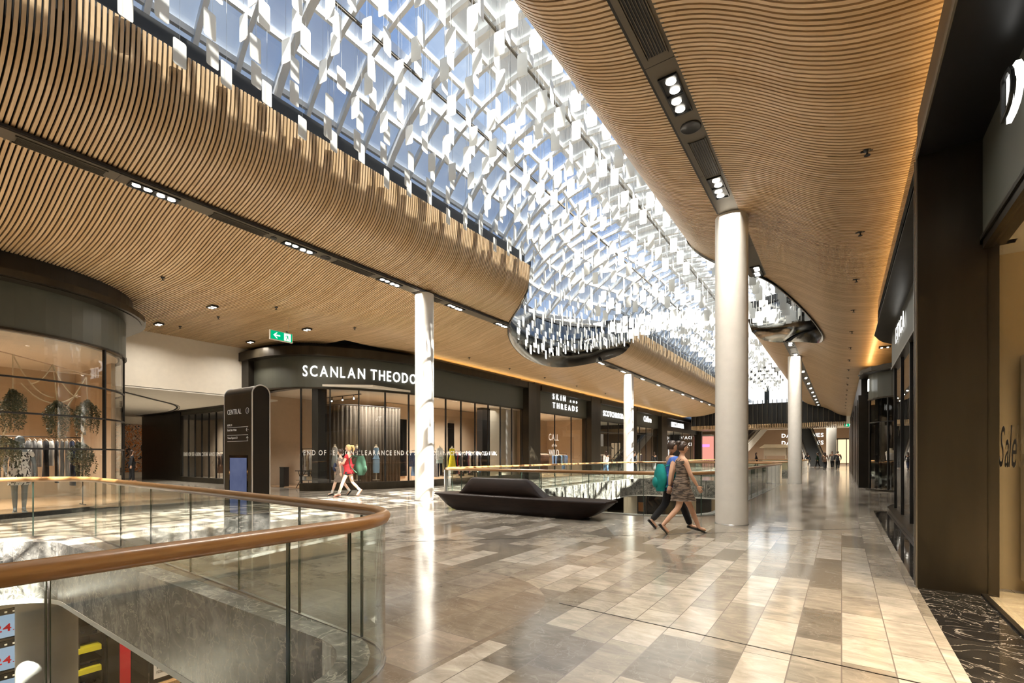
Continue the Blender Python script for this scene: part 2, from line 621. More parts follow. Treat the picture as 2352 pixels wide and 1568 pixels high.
        for i in range(N if closed else N - 1):
            a, b = 4 * i, 4 * ((i + 1) % N)
            for k in range(4):
                k2 = (k + 1) % 4
                fs.append((a + k, b + k, b + k2, a + k2))
        if not closed:
            fs.append((0, 1, 2, 3))
            e = 4 * (N - 1)
            fs.append((e + 3, e + 2, e + 1, e))
        return s.add(vs, fs, mi)

    def plate(s, pts, d, mi=0):
        """thick polygon: points in 3D order, extruded by vector d"""
        d = Vector(d)
        P = [Vector(p) for p in pts]
        n = len(P)
        vs = P + [p + d for p in P]
        fs = [tuple(reversed(range(n))), tuple(range(n, 2 * n))]
        for i in range(n):
            j = (i + 1) % n
            fs.append((i, j, n + j, n + i))
        return s.add(vs, fs, mi)

    def build(s, name, mats, parent=None, loc=None, rotz=0.0):
        me = bpy.data.meshes.new(name)
        me.from_pydata(s.v, [], s.f)
        for m_ in (mats if isinstance(mats, (list, tuple)) else [mats]):
            me.materials.append(m_)
        if any(s.mi):
            me.polygons.foreach_set('material_index', s.mi)
        if any(s.sm):
            me.polygons.foreach_set('use_smooth', s.sm)
        me.update()
        bm = bmesh.new()
        bm.from_mesh(me)
        bmesh.ops.recalc_face_normals(bm, faces=bm.faces)
        bm.to_mesh(me)
        bm.free()
        o = bpy.data.objects.new(name, me)
        COL.objects.link(o)
        if parent:
            o.parent = parent
        if loc:
            o.location = loc
        if rotz:
            o.rotation_euler = (0, 0, rotz)
        return o


def tag(o, label, cat, group=None, kind=None):
    if label:
        o['label'] = label
    if cat:
        o['category'] = cat
    if group:
        o['group'] = group
    if kind:
        o['kind'] = kind
    return o


def empty(name, loc, rz=0.0):
    o = bpy.data.objects.new(name, None)
    o.location = loc
    o.rotation_euler = (0, 0, rz)
    o.empty_display_size = 0.1
    COL.objects.link(o)
    return o


def struct(o, label=None, cat=None):
    o['kind'] = 'structure'
    if label:
        o['label'] = label
    if cat:
        o['category'] = cat
    return o


def copy_tree(o, parent=None):
    c = o.copy()
    COL.objects.link(c)
    if parent:
        c.parent = parent
    for ch in list(o.children):
        copy_tree(ch, c)
    return c


def smooth_path(pts, step=0.25, closed=False):
    """Catmull-Rom through the points, resampled"""
    P = [Vector(p) for p in pts]
    n = len(P)
    out = []
    for i in range(n if closed else n - 1):
        p1, p2 = P[i], P[(i + 1) % n]
        p0 = P[i - 1] if (i > 0 or closed) else p1 * 2 - p2
        p3 = P[(i + 2) % n] if (i + 2 < n or closed) else p2 * 2 - p1
        k = max(1, int(math.ceil((p2 - p1).length / step)))
        for j in range(k):
            t = j / k
            out.append(0.5 * ((2 * p1) + (p2 - p0) * t + (2 * p0 - 5 * p1 + 4 * p2 - p3) * t * t + (3 * p1 - p0 - 3 * p2 + p3) * t ** 3))
    if not closed:
        out.append(P[-1])
    return out


def round_corners(pts, r, n=7, closed=False):
    """polyline with arcs at its corners; r may be one radius or one per point"""
    P = [Vector((p[0], p[1])) for p in pts]
    N = len(P)
    rs = r if isinstance(r, (list, tuple)) else [r] * N
    out = []
    for i in range(N):
        if not closed and i in (0, N - 1):
            out.append(P[i])
            continue
        a, b, c = P[i - 1], P[i], P[(i + 1) % N]
        u, v = (a - b).normalized(), (c - b).normalized()
        ang = u.angle(v)
        if rs[i] < 1e-4 or ang > PI - 0.01:
            out.append(b)
            continue
        d = rs[i] / math.tan(ang / 2)
        cen = b + (u + v).normalized() * (rs[i] / math.sin(ang / 2))
        s0, s1 = b + u * d - cen, b + v * d - cen
        a0 = math.atan2(s0.y, s0.x)
        da = math.atan2(s1.y, s1.x) - a0
        while da > PI:
            da -= 2 * PI
        while da < -PI:
            da += 2 * PI
        for k in range(n + 1):
            t = a0 + da * k / n
            out.append(cen + Vector((math.cos(t), math.sin(t))) * rs[i])
    return out


class Path:
    """arc-length sampling of a plan path"""

    def __init__(s, pts, closed=False):
        s.p = [Vector((q[0], q[1])) for q in pts]
        if closed:
            s.p.append(s.p[0].copy())
        s.L = [0.0]
        for a, b in zip(s.p, s.p[1:]):
            s.L.append(s.L[-1] + (b - a).length)
        s.len = s.L[-1]

    def at(s, d):
        d = min(max(d, 0), s.len)
        for i in range(len(s.p) - 1):
            if d <= s.L[i + 1] or i == len(s.p) - 2:
                seg = s.L[i + 1] - s.L[i]
                t = (d - s.L[i]) / seg if seg else 0
                T = (s.p[i + 1] - s.p[i]).normalized()
                return s.p[i].lerp(s.p[i + 1], t), T

    def sub(s, a, b):
        out = [s.at(a)[0]]
        for i, l_ in enumerate(s.L):
            if a + 1e-4 < l_ < b - 1e-4:
                out.append(s.p[i])
        out.append(s.at(b)[0])
        return out


# ------------------------------------------------------------------ lettering
_gl = {}


def glyph(ch, shear=0.0, bold=0.0, extrude=0.02):
    k = (ch, shear, bold, extrude)
    if k in _gl:
        return _gl[k]
    cu = bpy.data.curves.new('letters', 'FONT')
    cu.body = ch
    cu.size = 1.0
    cu.shear = shear
    cu.offset = bold
    cu.extrude = extrude
    cu.resolution_u = 3
    o = bpy.data.objects.new('letters', cu)
    COL.objects.link(o)
    dg = bpy.context.evaluated_depsgraph_get()
    me = bpy.data.meshes.new_from_object(o.evaluated_get(dg))
    vs = [v.co.copy() for v in me.vertices]
    fs = [tuple(p.vertices) for p in me.polygons]
    bpy.data.objects.remove(o)
    bpy.data.curves.remove(cu)
    bpy.data.meshes.remove(me)
    if vs:
        x0 = min(v.x for v in vs)
        x1 = max(v.x for v in vs)
    else:
        x0, x1 = 0, 0.3
    _gl[k] = (vs, fs, x0, x1)
    return _gl[k]


def text_len(txt, h, gap, sx=1.0, **kw):
    t = 0
    for ch in txt:
        if ch == ' ':
            t += h * 0.45 * sx
            continue
        _, _, a, b = glyph(ch, **kw)
        t += (b - a) * h / 0.7 * sx + gap
    return t


def text_on(mb, txt, path, start, z, h, gap=0.03, off=0.03, depth=0.02, sx=1.0, mi=0, shear=0.0, bold=0.0, flip=False):
    """letters of cap height h standing on height z along a plan path; off = distance in front of it"""
    d = start
    for ch in txt:
        if ch == ' ':
            d += h * 0.45 * sx
            continue
        vs, fs, a, b = glyph(ch, shear, bold)
        w = (b - a) * h / 0.7 * sx
        P, T = path.at(d + w / 2)
        N = Vector((T.y, -T.x))
        out = []
        for v in vs:
            q = P + T * ((v.x - (a + b) / 2) * h / 0.7 * sx * (-1 if flip else 1)) + N * (off + v.z * depth / 0.04)
            out.append((q.x, q.y, z + v.y * h / 0.7))
        mb.add(out, fs, mi)
        d += w + gap
    return d


def sign_text(name, txt, p0, p1, z, h, m, parent=None, center=True, **kw):
    P = Path([p0, p1])
    mb = MB()
    st = 0
    if center:
        g = {k: v for k, v in kw.items() if k in ('shear', 'bold')}
        st = (P.len - text_len(txt, h, kw.get('gap', 0.03), kw.get('sx', 1.0), **g)) / 2
    text_on(mb, txt, P, st, z, h, **kw)
    return mb.build(name, m, parent)

# ================================================================== SETTING
V1_SLAB = round_corners([(-2.62, -3.2), (-2.62, 2.2), (-10.9, 2.25), (-12.6, -3.2)], [0.0, 0.62, 1.0, 0.0], closed=True)
V1_RAIL = round_corners([(-2.38, -3.2), (-2.38, 2.34), (-5.5, 2.5), (-11.3, 2.72), (-13.2, -3.2)], [0, 0.62, 0.0, 1.1, 0])
V2_SLAB = round_corners([(-10.0, 11.05), (-2.62, 11.05), (-2.62, 27.4), (-10.25, 27.9)], [0.9, 1.6, 1.3, 1.3], closed=True)
V2_RAIL = round_corners([(-10.2, 10.8), (-2.38, 10.8), (-2.38, 27.65), (-10.45, 28.15)], [0.7, 1.7, 1.4, 1.4], closed=True)
V3_SLAB = round_corners([(-10.0, 33.3), (-2.62, 33.3), (-2.62, 50), (-10.0, 50)], 1.3, closed=True)
V3_RAIL = round_corners([(-10.2, 33.05), (-2.38, 33.05), (-2.38, 50.2), (-10.2, 50.2)], 1.4, closed=True)


def tl(p):
    return [(q[0], q[1]) for q in p]


# floor of the upper mall level with its three voids
mb = MB()
outer = [(-45, -6), (-13.6, -6), (0.66, -6), (0.66, 100), (-45, 100)]
AP1 = round_corners([(-2.2, -4.0), (-2.2, 4.55), (-14.6, 4.75), (-14.6, -4.0)], [0, 1.15, 1.2, 0], closed=True)
AP2 = round_corners([(-11.2, 9.9), (-1.9, 9.9), (-1.9, 28.9), (-11.4, 29.3)], 1.6, closed=True)
AP3 = round_corners([(-11.2, 32.2), (-1.9, 32.2), (-1.9, 51), (-11.2, 51)], 1.6, closed=True)
mb.prism([outer, tl(AP1), tl(AP2), tl(AP3)], -0.25, 0.0)
struct(mb.build('floor', M['floor']), 'upper level floor of mixed beige and grey limestone tiles', 'floor')
mb = MB()
for a, v in ((AP1, V1_SLAB), (AP2, V2_SLAB), (AP3, V3_SLAB)):
    mb.prism([tl(a), tl(v)], -0.25, 0.0)
struct(mb.build('floor_border', M['apron']), 'darker limestone border around the voids', 'floor')
# expansion joints
mb = MB()
for a, b in (((-2.2, 3.99), (0.66, 3.83)), ((-7.9, 3.42), (-2.6, 8.5)), ((-2.6, 8.5), (0.6, 11.6))):
    mb.bar((a[0], a[1], 0.0015), (b[0], b[1], 0.0015), 0.012, 0.002)
struct(mb.build('trim_1', M['bronze_dark']), 'thin metal expansion joints across the floor', 'joint')
# black marble in front of the right hand shops
mb = MB()
mb.prism([[(0.66, -6), (1.16, -6), (1.16, 15.2), (0.98, 15.2), (0.8, 15.0), (0.70, 14.7), (0.66, 14.2)]], -0.25, 0.0)
struct(mb.build('floor_black_threshold', M['black_marble']), 'black veined marble strip along the near shopfronts', 'floor')
mb = MB()
mb.prism([[(1.16, -6), (9, -6), (9, 6.9), (1.16, 6.9)]], -0.25, 0.001)
struct(mb.build('floor_near_shop', M['cream_marble']), 'cream marble floor of the near shop', 'floor')
mb = MB()
mb.prism([[(1.16, 6.9), (9, 6.9), (9, 100), (0.66, 100), (0.66, 15.2), (1.16, 15.2)]], -0.25, 0.0)
struct(mb.build('floor_side_shops', M['floor']), 'stone floor running into the side shops', 'floor')
# shop timber floors lie a little above the stone
mb = MB()
LS = round_corners([(-15.2, -5.5), (-15.2, 5.25), (-21.5, 5.25), (-21.5, -5.5)], [0, 3.0, 0, 0], closed=True, n=14)
mb.prism([tl(LS)], 0.0, 0.03)
mb.prism([[(-15.5, 14.2), (-15.45, 24.3), (-21.5, 24.3), (-21.5, 11.6), (-17.4, 11.6), (-16.4, 12.4)]], 0.0, 0.03)
mb.prism([[(-15.3, 24.6), (-15.3, 32), (-19.5, 32), (-19.5, 24.6)]], 0.0, 0.03)
struct(mb.build('floor_shop_timber', M['shop_wood_floor']), 'honey oak floor inside the fashion shops', 'floor')


def edge_face(name, loop, lab, z0=-0.92):
    mb = MB()
    mb.strip(tl(loop), z0, 0.006, -0.03, 0.04, closed=True)
    mb.strip(tl(loop), -0.02, 0.006, 0.04, 0.19, closed=True)
    o = mb.build(name, M['edge_stone'])
    struct(o, lab, 'slab edge')
    mb = MB()
    mb.strip(tl(loop), z0 - 0.07, z0, -0.035, 0.09, closed=True)
    t = mb.build('edge_trim', M['white'], o)


edge_face('trim_2', V1_SLAB, 'grey marble edge of the floor slab around the near void')
edge_face('trim_3', V2_SLAB, 'grey marble edge of the floor slab around the middle void')
edge_face('trim_4', V3_SLAB, 'grey marble edge of the floor slab around the far void')
# underside of the upper slab = ceiling of the lower level
mb = MB()
mb.prism([[(-45, -6), (9, -6), (9, 100), (-45, 100)], tl(V1_SLAB), tl(V2_SLAB), tl(V3_SLAB)], -0.995, -0.93)
struct(mb.build('ceiling_lower_level', M['ceil_white']), 'white plaster ceiling of the lower level', 'ceiling')
mb = MB()
mb.box(-45, 9, -6, 100, -5.4, -5.2)
struct(mb.build('floor_lower_level', M['apron']), 'brown stone floor of the lower level', 'floor')

# ------------------------------------------------------------------ timber ceiling
Y0, Y1, PITCH = -4.0, 57.5, 0.07
PL = smooth_path([(-20.6, 5.84, 0), (-17, 5.84, 0), (-14.2, 5.83, 0), (-13.2, 5.87, 0), (-12.3, 6.03, 0), (-11.5, 6.26, 0), (-10.8, 6.45, 0), (-10.1, 6.62, 0), (-9.55, 6.82, 0),
                  (-9.2, 7.12, 0), (-9.05, 7.55, 0), (-9.0, 8.05, 0)], 0.22)
PR = smooth_path([(1.7, 5.22, 0), (0.9, 5.23, 0), (0.4, 5.27, 0), (0.0, 5.36, 0), (-0.42, 5.56, 0), (-0.8, 5.83, 0), (-1.2, 6.08, 0), (-1.6, 6.25, 0), (-2.0, 6.36, 0), (-2.5, 6.50, 0),
                  (-3.0, 6.74, 0), (-3.38, 7.10, 0), (-3.55, 7.5, 0), (-3.62, 8.0, 0)], 0.2)
PL = [(p.x, p.y) for p in PL]
PR = [(p.x, p.y) for p in PR]
LOBE_L = [(-9.0, 14.2), (-9.6, 14.42), (-10.8, 15.4), (-11.7, 17), (-12.3, 19), (-12.45, 21), (-12.0, 22.6), (-11.0, 23.7), (-9.9, 24.15), (-9.0, 24.3)]
LOBE_R = [(-3.6, 13.3), (-2.6, 13.9), (-1.75, 14.8), (-1.15, 16.7), (-0.72, 18.5), (-0.52, 20.4), (-0.8, 22.2), (-1.7, 23.7), (-2.7, 24.4), (-3.6, 24.7)]
LOBE_L = [(p.x, p.y) for p in smooth_path([(a, b, 0) for a, b in LOBE_L], 0.2)]
LOBE_R = [(p.x, p.y) for p in smooth_path([(a, b, 0) for a, b in LOBE_R], 0.2)]


def interp(tab, k, kv, ki, vi):
    for a, b in zip(tab, tab[1:]):
        if (a[ki] - kv) * (b[ki] - kv) <= 0 and a[ki] != b[ki]:
            return a[vi] + (b[vi] - a[vi]) * (kv - a[ki]) / (b[ki] - a[ki])
    return k


def cut(prof, sgn, lob, y):
    """cut the ceiling profile at the lobe of the roof opening"""
    if lob[0][1] < y < lob[-1][1]:
        xe = interp(lob, None, y, 1, 0)
        if xe is not None:
            out = []
            for a, b in zip(prof, prof[1:]):
                out.append(a)
                if sgn * (b[0] - xe) > 0 and sgn * (a[0] - xe) <= 0:
                    t = (xe - a[0]) / (b[0] - a[0])
                    out.append((xe, a[1] + (b[1] - a[1]) * t))
                    return out
    return prof


def left_start(prof, y):
    """battens end at the shopfronts except over the side passage"""
    if 4.6 < y < 11.6 or y <= 4.6:
        return prof
    return [p for p in prof if p[0] > -15.9]


def ceiling_mesh(prof, sgn, lob, thick, yw, y, mb, lift):
    q = cut(prof, sgn, lob, y)
    if sgn > 0:
        q = left_start(q, y)
    n = len(q)
    vs, fs = [], []
    for i, p in enumerate(q):
        a, b = q[max(i - 1, 0)], q[min(i + 1, n - 1)]
        tx, tz = b[0] - a[0], b[1] - a[1]
        L = math.hypot(tx, tz) or 1.0
        nx, nz = -tz / L * sgn, tx / L * sgn
        x0, z0 = p[0] + nx * lift, p[1] + nz * lift
        x1, z1 = x0 + nx * thick, z0 + nz * thick
        vs += [(x0, y - yw, z0), (x0, y + yw, z0), (x1, y + yw, z1), (x1, y - yw, z1)]
    for i in range(n - 1):
        a, b = 4 * i, 4 * i + 4
        for k in range(4):
            k2 = (k + 1) % 4
            fs.append((a + k, a + k2, b + k2, b + k))
    fs.append((3, 2, 1, 0))
    e = 4 * (n - 1)
    fs.append((e, e + 1, e + 2, e + 3))
    mb.add(vs, fs)


for nm, prof, sgn, lob, lab in (('ceiling_left', PL, 1, LOBE_L, 'curving oak batten ceiling on the skylight side with the sunlit lip'),
                                ('ceiling_right', PR, -1, LOBE_R, 'wavy oak batten ceiling above the right hand walkway')):
    mb = MB()
    y = Y0
    while y < Y1:
        ceiling_mesh(prof, sgn, lob, 0.05, 0.0215, y, mb, 0.0)
        y += PITCH
    me = bpy.data.meshes.new(nm)
    me.from_pydata(mb.v, [], mb.f)
    me.materials.append(M['slat'])
    o = bpy.data.objects.new(nm, me)
    COL.objects.link(o)
    struct(o, lab, 'ceiling')
    mb = MB()
    y = Y0
    while y < Y1:
        ceiling_mesh(prof, sgn, lob, 0.02, 0.0625, y, mb, 0.12)
        y += 0.125
    o2 = mb.build('backing', M['backing'], o)

# dark metal rims of the two lobes
for nm, lob, prof, flip, lab in (('trim_5', LOBE_L, PL, False, 'dark mirror metal rim of the skylight lobe above the left walkway'),
                                 ('trim_6', LOBE_R, PR, True, 'dark mirror metal rim of the skylight lobe above the right walkway')):
    vs, fs = [], []
    for i, (x, yy) in enumerate(lob):
        zc = interp(prof, 8.0, x, 0, 1) - 0.05
        t = Vector(lob[min(i + 1, len(lob) - 1)]) - Vector(lob[max(i - 1, 0)])
        t.normalize()
        nr = Vector((t.y, -t.x)) * (1 if not flip else -1)
        vs += [(x, yy, zc), (x + nr.x * 0.04, yy + nr.y * 0.04, zc), (x + nr.x * 0.04, yy + nr.y * 0.04, 8.2), (x, yy, 8.2)]
    for i in range(len(lob) - 1):
        a, b = 4 * i, 4 * i + 4
        for k in range(4):
            k2 = (k + 1) % 4
            fs.append((a + k, b + k, b + k2, a + k2))
    mb = MB()
    mb.add(vs, fs, 0, True)
    struct(mb.build(nm, M['rim']), lab, 'rim')

# roof slabs above the ceilings and the outer walls
lobL = [(x, y) for x, y in LOBE_L]
lobR = [(x, y) for x, y in LOBE_R]
mb = MB()
mb.prism([[(-46, -7), (-9.75, -7), (-9.75, 14.1)] + [(x - 0.05, y) for x, y in lobL if x < -9.75] + [(-9.75, 24.4), (-9.75, 101), (-46, 101)]], 8.3, 8.6)
mb.prism([[(10, -7), (10, 101), (-3.2, 101), (-3.2, 24.6)] + [(x + 0.05, y) for x, y in reversed(lobR) if x > -3.2] + [(-3.2, 13.3), (-3.2, -7)]], 8.3, 8.6)
mb.box(-13.5, 1.5, 57.5, 101, 11.4, 11.6)
mb.box(-13.5, -13.3, 62, 101, 8.5, 11.5)
mb.box(1.3, 1.5, 62, 101, 8.5, 11.5)
for ya, yb in ((-7, 14.1), (24.4, 62)):
    mb.box(-9.75, -9.16, ya, yb, 7.9, 8.46)
    mb.box(-3.46, -3.2, ya, yb, 7.9, 8.46)
struct(mb.build('ceiling_roof_slab', M['black']), 'black roof deck behind the timber lip', 'roof')
mb = MB()
mb.box(-46, 10, -7.2, -7, -5.4, 8.6)
struct(mb.build('wall_back', M['wall_white']), 'plain wall behind the viewer', 'wall')
mb = MB()
mb.box(-46.2, -46, -7, 101, -5.4, 8.6)
struct(mb.build('wall_left', M['wall_white']), 'outer wall beyond the left hand shops', 'wall')
mb = MB()
mb.box(9, 9.2, -7, 101, -5.4, 8.6)
struct(mb.build('wall_right', M['wall_white']), 'outer wall beyond the right hand shops', 'wall')

# ------------------------------------------------------------------ barrel vault skylight
CXV, AV, ZV, BV = -6.3, 3.95, 8.45, 2.55
sky = empty('skylight', (CXV, 25, 8.4))
struct(sky, 'long barrel vaulted glass roof on white steel arches', 'skylight')
sky.location = (0, 0, 0)


def vault(a, grow=0.0, x_half=None):
    A = AV if x_half is None else x_half
    R = (A * A + BV * BV) / (2 * BV)
    f0 = math.asin(min(1, A / R)) if A < R or A >= BV else PI / 2
    f = -f0 + 2 * f0 * a / PI
    return (CXV + (R + grow) * math.sin(f), ZV + BV - R + (R + grow) * math.cos(f))


def half_at(y):
    """the vault widens over the lobes"""
    if 13.5 < y < 24.8:
        t = math.sin(PI * (y - 13.5) / 11.3)
        return AV + 2.3 * t ** 1.5
    return AV


NA = 20
arch_minor, arch_major, purl = MB(), MB(), MB()
y = -3.6
k = 0
while y < 57.5:
    hw = half_at(y)
    for i in range(NA):
        a0, a1 = PI * i / NA, PI * (i + 1) / NA
        p, q = vault(a0, 0, hw), vault(a1, 0, hw)
        if k % 4 == 0:
            p2, q2 = vault(a0, -0.08, hw), vault(a1, -0.08, hw)
            arch_major.bar((p2[0], y, p2[1]), (q2[0], y, q2[1]), 0.14, 0.20, up=(0, 1, 0)) if False else arch_major.obox(
                ((p2[0] + q2[0]) / 2, y, (p2[1] + q2[1]) / 2), ((q2[0] - p2[0]) / 2, 0, (q2[1] - p2[1]) / 2), (0, 0.075, 0), (-(q2[1] - p2[1]) * 0.09 / 0.6, 0, (q2[0] - p2[0]) * 0.09 / 0.6))
        else:
            L = math.hypot(q[0] - p[0], q[1] - p[1])
            arch_minor.obox(((p[0] + q[0]) / 2, y, (p[1] + q[1]) / 2), ((q[0] - p[0]) / 2, 0, (q[1] - p[1]) / 2), (0, 0.045, 0),
                            (-(q[1] - p[1]) / L * 0.06, 0, (q[0] - p[0]) / L * 0.06))
    y += 0.76
    k += 1
arch_minor.build('glazing_arch', M['steel_white'], sky)
arch_major.build('main_arch', M['steel_white'], sky)
for j in range(0, 13):
    a = PI * j / 12
    yy = -3.6
    while yy < 57:
        h0, h1 = half_at(yy), half_at(yy + 0.76)
        p, q = vault(a, 0.03, h0), vault(a, 0.03, h1)
        purl.bar((p[0], yy, p[1]), (q[0], yy + 0.76, q[1]), 0.08, 0.12)
        yy += 0.76
purl.build('purlin', M['steel_white'], sky)
gl, fr, shade_gl = MB(), MB(), MB()
yy = -3.6
while yy < 57:
    h0, h1 = half_at(yy), half_at(yy + 0.76)
    for i in range(NA):
        a0, a1 = PI * i / NA, PI * (i + 1) / NA
        p0, p1 = vault(a0, 0.1, h0), vault(a1, 0.1, h0)
        q0, q1 = vault(a0, 0.1, h1), vault(a1, 0.1, h1)
        (shade_gl if 8 <= i <= 10 else fr if 1 <= i <= 5 else gl).add([(p0[0], yy, p0[1]), (p1[0], yy, p1[1]), (q1[0], yy + 0.76, q1[1]), (q0[0], yy + 0.76, q0[1])], [(0, 1, 2, 3)])
    yy += 0.76
gl.build('glass_skin', M['roof_glass'], sky)
fr.build('fritted_glass', M['frit_glass'], sky)
shade_gl.build('added_shade_glass', M['shade_frit'], sky)  # panes made nearly opaque to hold the sun off the left lip
# springing beams and gutters on both sides
sp = MB()
yy = -3.6
while yy < 57:
    h0, h1 = half_at(yy), half_at(yy + 0.76)
    for sg in (-1, 1):
        sp.bar((CXV + sg * h0, yy, ZV - 0.08), (CXV + sg * h1, yy + 0.76, ZV - 0.08), 0.16, 0.22)
    yy += 0.76
sp.build('springing_beam', M['steel_white'], sky)
# two lines of service track under the vault
mb = MB()
for xx, zz in ((-8.2, 9.2 + 1.15), (-6.3, 9.65 + 1.2), (-4.4, 9.2 + 1.15)):
    mb.bar((xx, -3.6, zz - 0.06), (xx, 57, zz - 0.06), 0.05, 0.05)
mb.build('service_track', M['channel'], sky)
# gable at the far end
mb = MB()
mb.box(-13, 0, 57.3, 57.5, 9.9, 11.4)
o = mb.build('gable', M['black'], sky)

# ------------------------------------------------------------------ hanging blades
BW, BH = 0.20, 0.42


def blade_shape(mb, x, y, z, turn, w=BW, h=BH, wire_top=None, mi=0, wmi=0):
    """rounded rectangular plate; z = lower edge"""
    r = 0.03
    c = []
    for (cx, cz, a0) in ((w / 2 - r, r, -PI / 2), (w / 2 - r, h - r, 0), (-w / 2 + r, h - r, PI / 2), (-w / 2 + r, r, PI)):
        for k in range(3):
            a = a0 + k * PI / 4
            c.append((cx + r * math.cos(a), cz + r * math.sin(a)))
    ca, sa = math.cos(turn), math.sin(turn)
    pts = [(x + p[0] * ca, y + p[0] * sa, z + p[1]) for p in c]
    mb.plate(pts, (-sa * 0.006, ca * 0.006, 0), mi)


def vault_z(x, y):
    hw = half_at(y)
    R = (hw * hw + BV * BV) / (2 * BV)
    return ZV + BV - R + math.sqrt(max(0.0, R * R - (x - CXV) ** 2)) - 0.05


spots = []
row = 0
yy = 1.2
while yy < 57:
    n = 9
    for i in range(-6, n + 6):
        for t in (0, 1):
            x = -8.78 + 0.62 * i + (0.31 if t else 0.0)
            y = yy + (0.355 if t else 0) + (0.18 if i % 2 else 0.0)
            xl = interp(LOBE_L, -9.0, y, 1, 0) if 14.2 < y < 24.3 else -9.0
            xr = interp(LOBE_R, -3.6, y, 1, 0) if 13.3 < y < 24.7 else -3.55
            if x < xl + 0.16 or x > xr - 0.12:
                continue
            u = (x - CXV) / 2.7
            z = 7.72 + 0.42 * max(0.0, 1 - u * u) + 0.12 * ((i * 3 + row) % 3)
            if i <= 0:
                z -= 0.13
            if 13 < y < 25.5:
                s_ = math.sin(PI * (y - 13) / 12.5) ** 1.3
                z -= 1.5 * s_
                zc_l = interp(PL, 8, x, 0, 1) if x < -9.0 else 0
                zc_r = interp(PR, 8, x, 0, 1) if x > -3.62 else 0
                z = max(z, zc_l + 0.1, zc_r + 0.1)
            tw = 0.16 + random.uniform(-0.06, 0.06)
            spots.append((x, y, z, tw + (PI / 2 if (t == 0 or i <= 0) else 0.0)))
    yy += 0.71
    row += 1
spots.sort(key=lambda s_: s_[0] ** 2 + s_[1] ** 2 + (s_[2] - 1.4) ** 2 - (60 if s_[1] < 1.6 and s_[0] > -7 else 0) * -1)
vis = []
for s_ in spots:
    dd = -0.5666 * s_[0] + 0.824 * s_[1]
    u_ = (0.824 * s_[0] + 0.5666 * s_[1]) / dd if dd > 0 else 9
    v_ = (s_[2] - 1.4) / dd if dd > 0 else 9
    if abs(u_) < 1.09 and v_ < 0.97 and s_[0] / max(s_[1], 0.1) > -3.2 and len(vis) < 300:
        vis.append(s_)
rest = [s_ for s_ in spots if s_ not in set(vis)]
protos = {}
for (x, y, z, tn) in vis:
    key = 'a' if tn > 1 else 'b'
    if key not in protos:
        mb = MB()
        blade_shape(mb, 0, 0, 0, 0)
        b = mb.build('hanging_plate', M['blade'])  # plain white metal blade
        protos[key] = b
        mb = MB()
        mb.box(-0.0018, 0.0018, -0.0018, 0.0018, 0.41, 1.0)
        w = mb.build('wire', M['wire'], b)
    else:
        b = copy_tree(protos[key])
    b.location = (x, y, z)
    b.rotation_euler = (0, 0, tn)
    top = vault_z(x, y)
    w = b.children[0]
    k_ = max(0.1, (top - z - 0.41)) / 0.59
    w.scale = (1, 1, k_)
    w.location = (0, 0, 0.41 - 0.41 * k_)
    way = 'broadside' if tn > 1 else 'edge on'
    if x < -8.2:
        lab, g = 'white metal plate hung along the left timber lip, turned ' + way, way + ' plates along the left lip'
    elif x > -4.3:
        lab, g = 'white metal plate hung close to the right timber ceiling, turned ' + way, way + ' plates beside the right ceiling'
    else:
        lab, g = 'white metal plate hung on a wire under the middle of the vault, turned ' + way, way + ' plates under mid vault'
    tag(b, lab, 'hanging blade', g)
mb = MB()
for (x, y, z, tn) in rest:
    blade_shape(mb, x, y, z, tn)
    if y < 30:
        mb.box(x - 0.0015, x + 0.0015, y - 0.0015, y + 0.0015, z + 0.41, vault_z(x, y), 1)
tag(mb.build('distant_hanging_plates', [M['blade'], M['wire']]), 'dense shimmering field of white hanging blades further down the skylight', 'hanging blades', None, 'stuff')

# ------------------------------------------------------------------ columns
for (x, y, r, ztop, lab) in ((-1.86, 10.65, 0.31, 6.272, 'tall round white column beside the walking couple'),
                             (-10.75, 10.8, 0.29, 6.412, 'round white column dappled with sunlight behind the handrail'),
                             (-10.85, 28.5, 0.30, 6.412, 'slim white sunlit column at the far corner of the middle void'),
                             (-1.9, 27.4, 0.30, 6.272, 'round white column standing further along the right hand walkway'),
                             (-0.95, 66, 0.5, 5.6, 'distant white column beyond the bridge near the exit sign'),
                             (-10.3, 66, 0.4, 5.6, 'distant white column beside the left escalator')):
    mb = MB()
    mb.lathe((x, y, 0), [(r, 0.0), (r, ztop)], 40)
    if x < -10.8:
        mb.lathe((x, y, 0), [(r, -5.2), (r, -0.25)], 32)
    o = mb.build('column', M['white'])
    struct(o, lab, 'column')
    mb = MB()
    mb.lathe((x, y, 0), [(r + 0.012, 0.0), (r + 0.012, 0.012), (r, 0.014)], 40)
    mb.build('base_ring', M['steel'], o)
for (x, y, r, lab) in ((-12.0, 2.42, 0.42, 'white round column on the lower level beside the screens'),
                       (-10.6, 10.9, 0.32, 'white column of the lower level under the middle of the mall'),
                       (-10.6, 28.4, 0.32, 'white column of the lower level seen under the far slab edge')):
    mb = MB()
    mb.lathe((x, y, 0), [(r, -5.2), (r, -0.99)], 40)
    struct(mb.build('column', M['white']), lab, 'column')

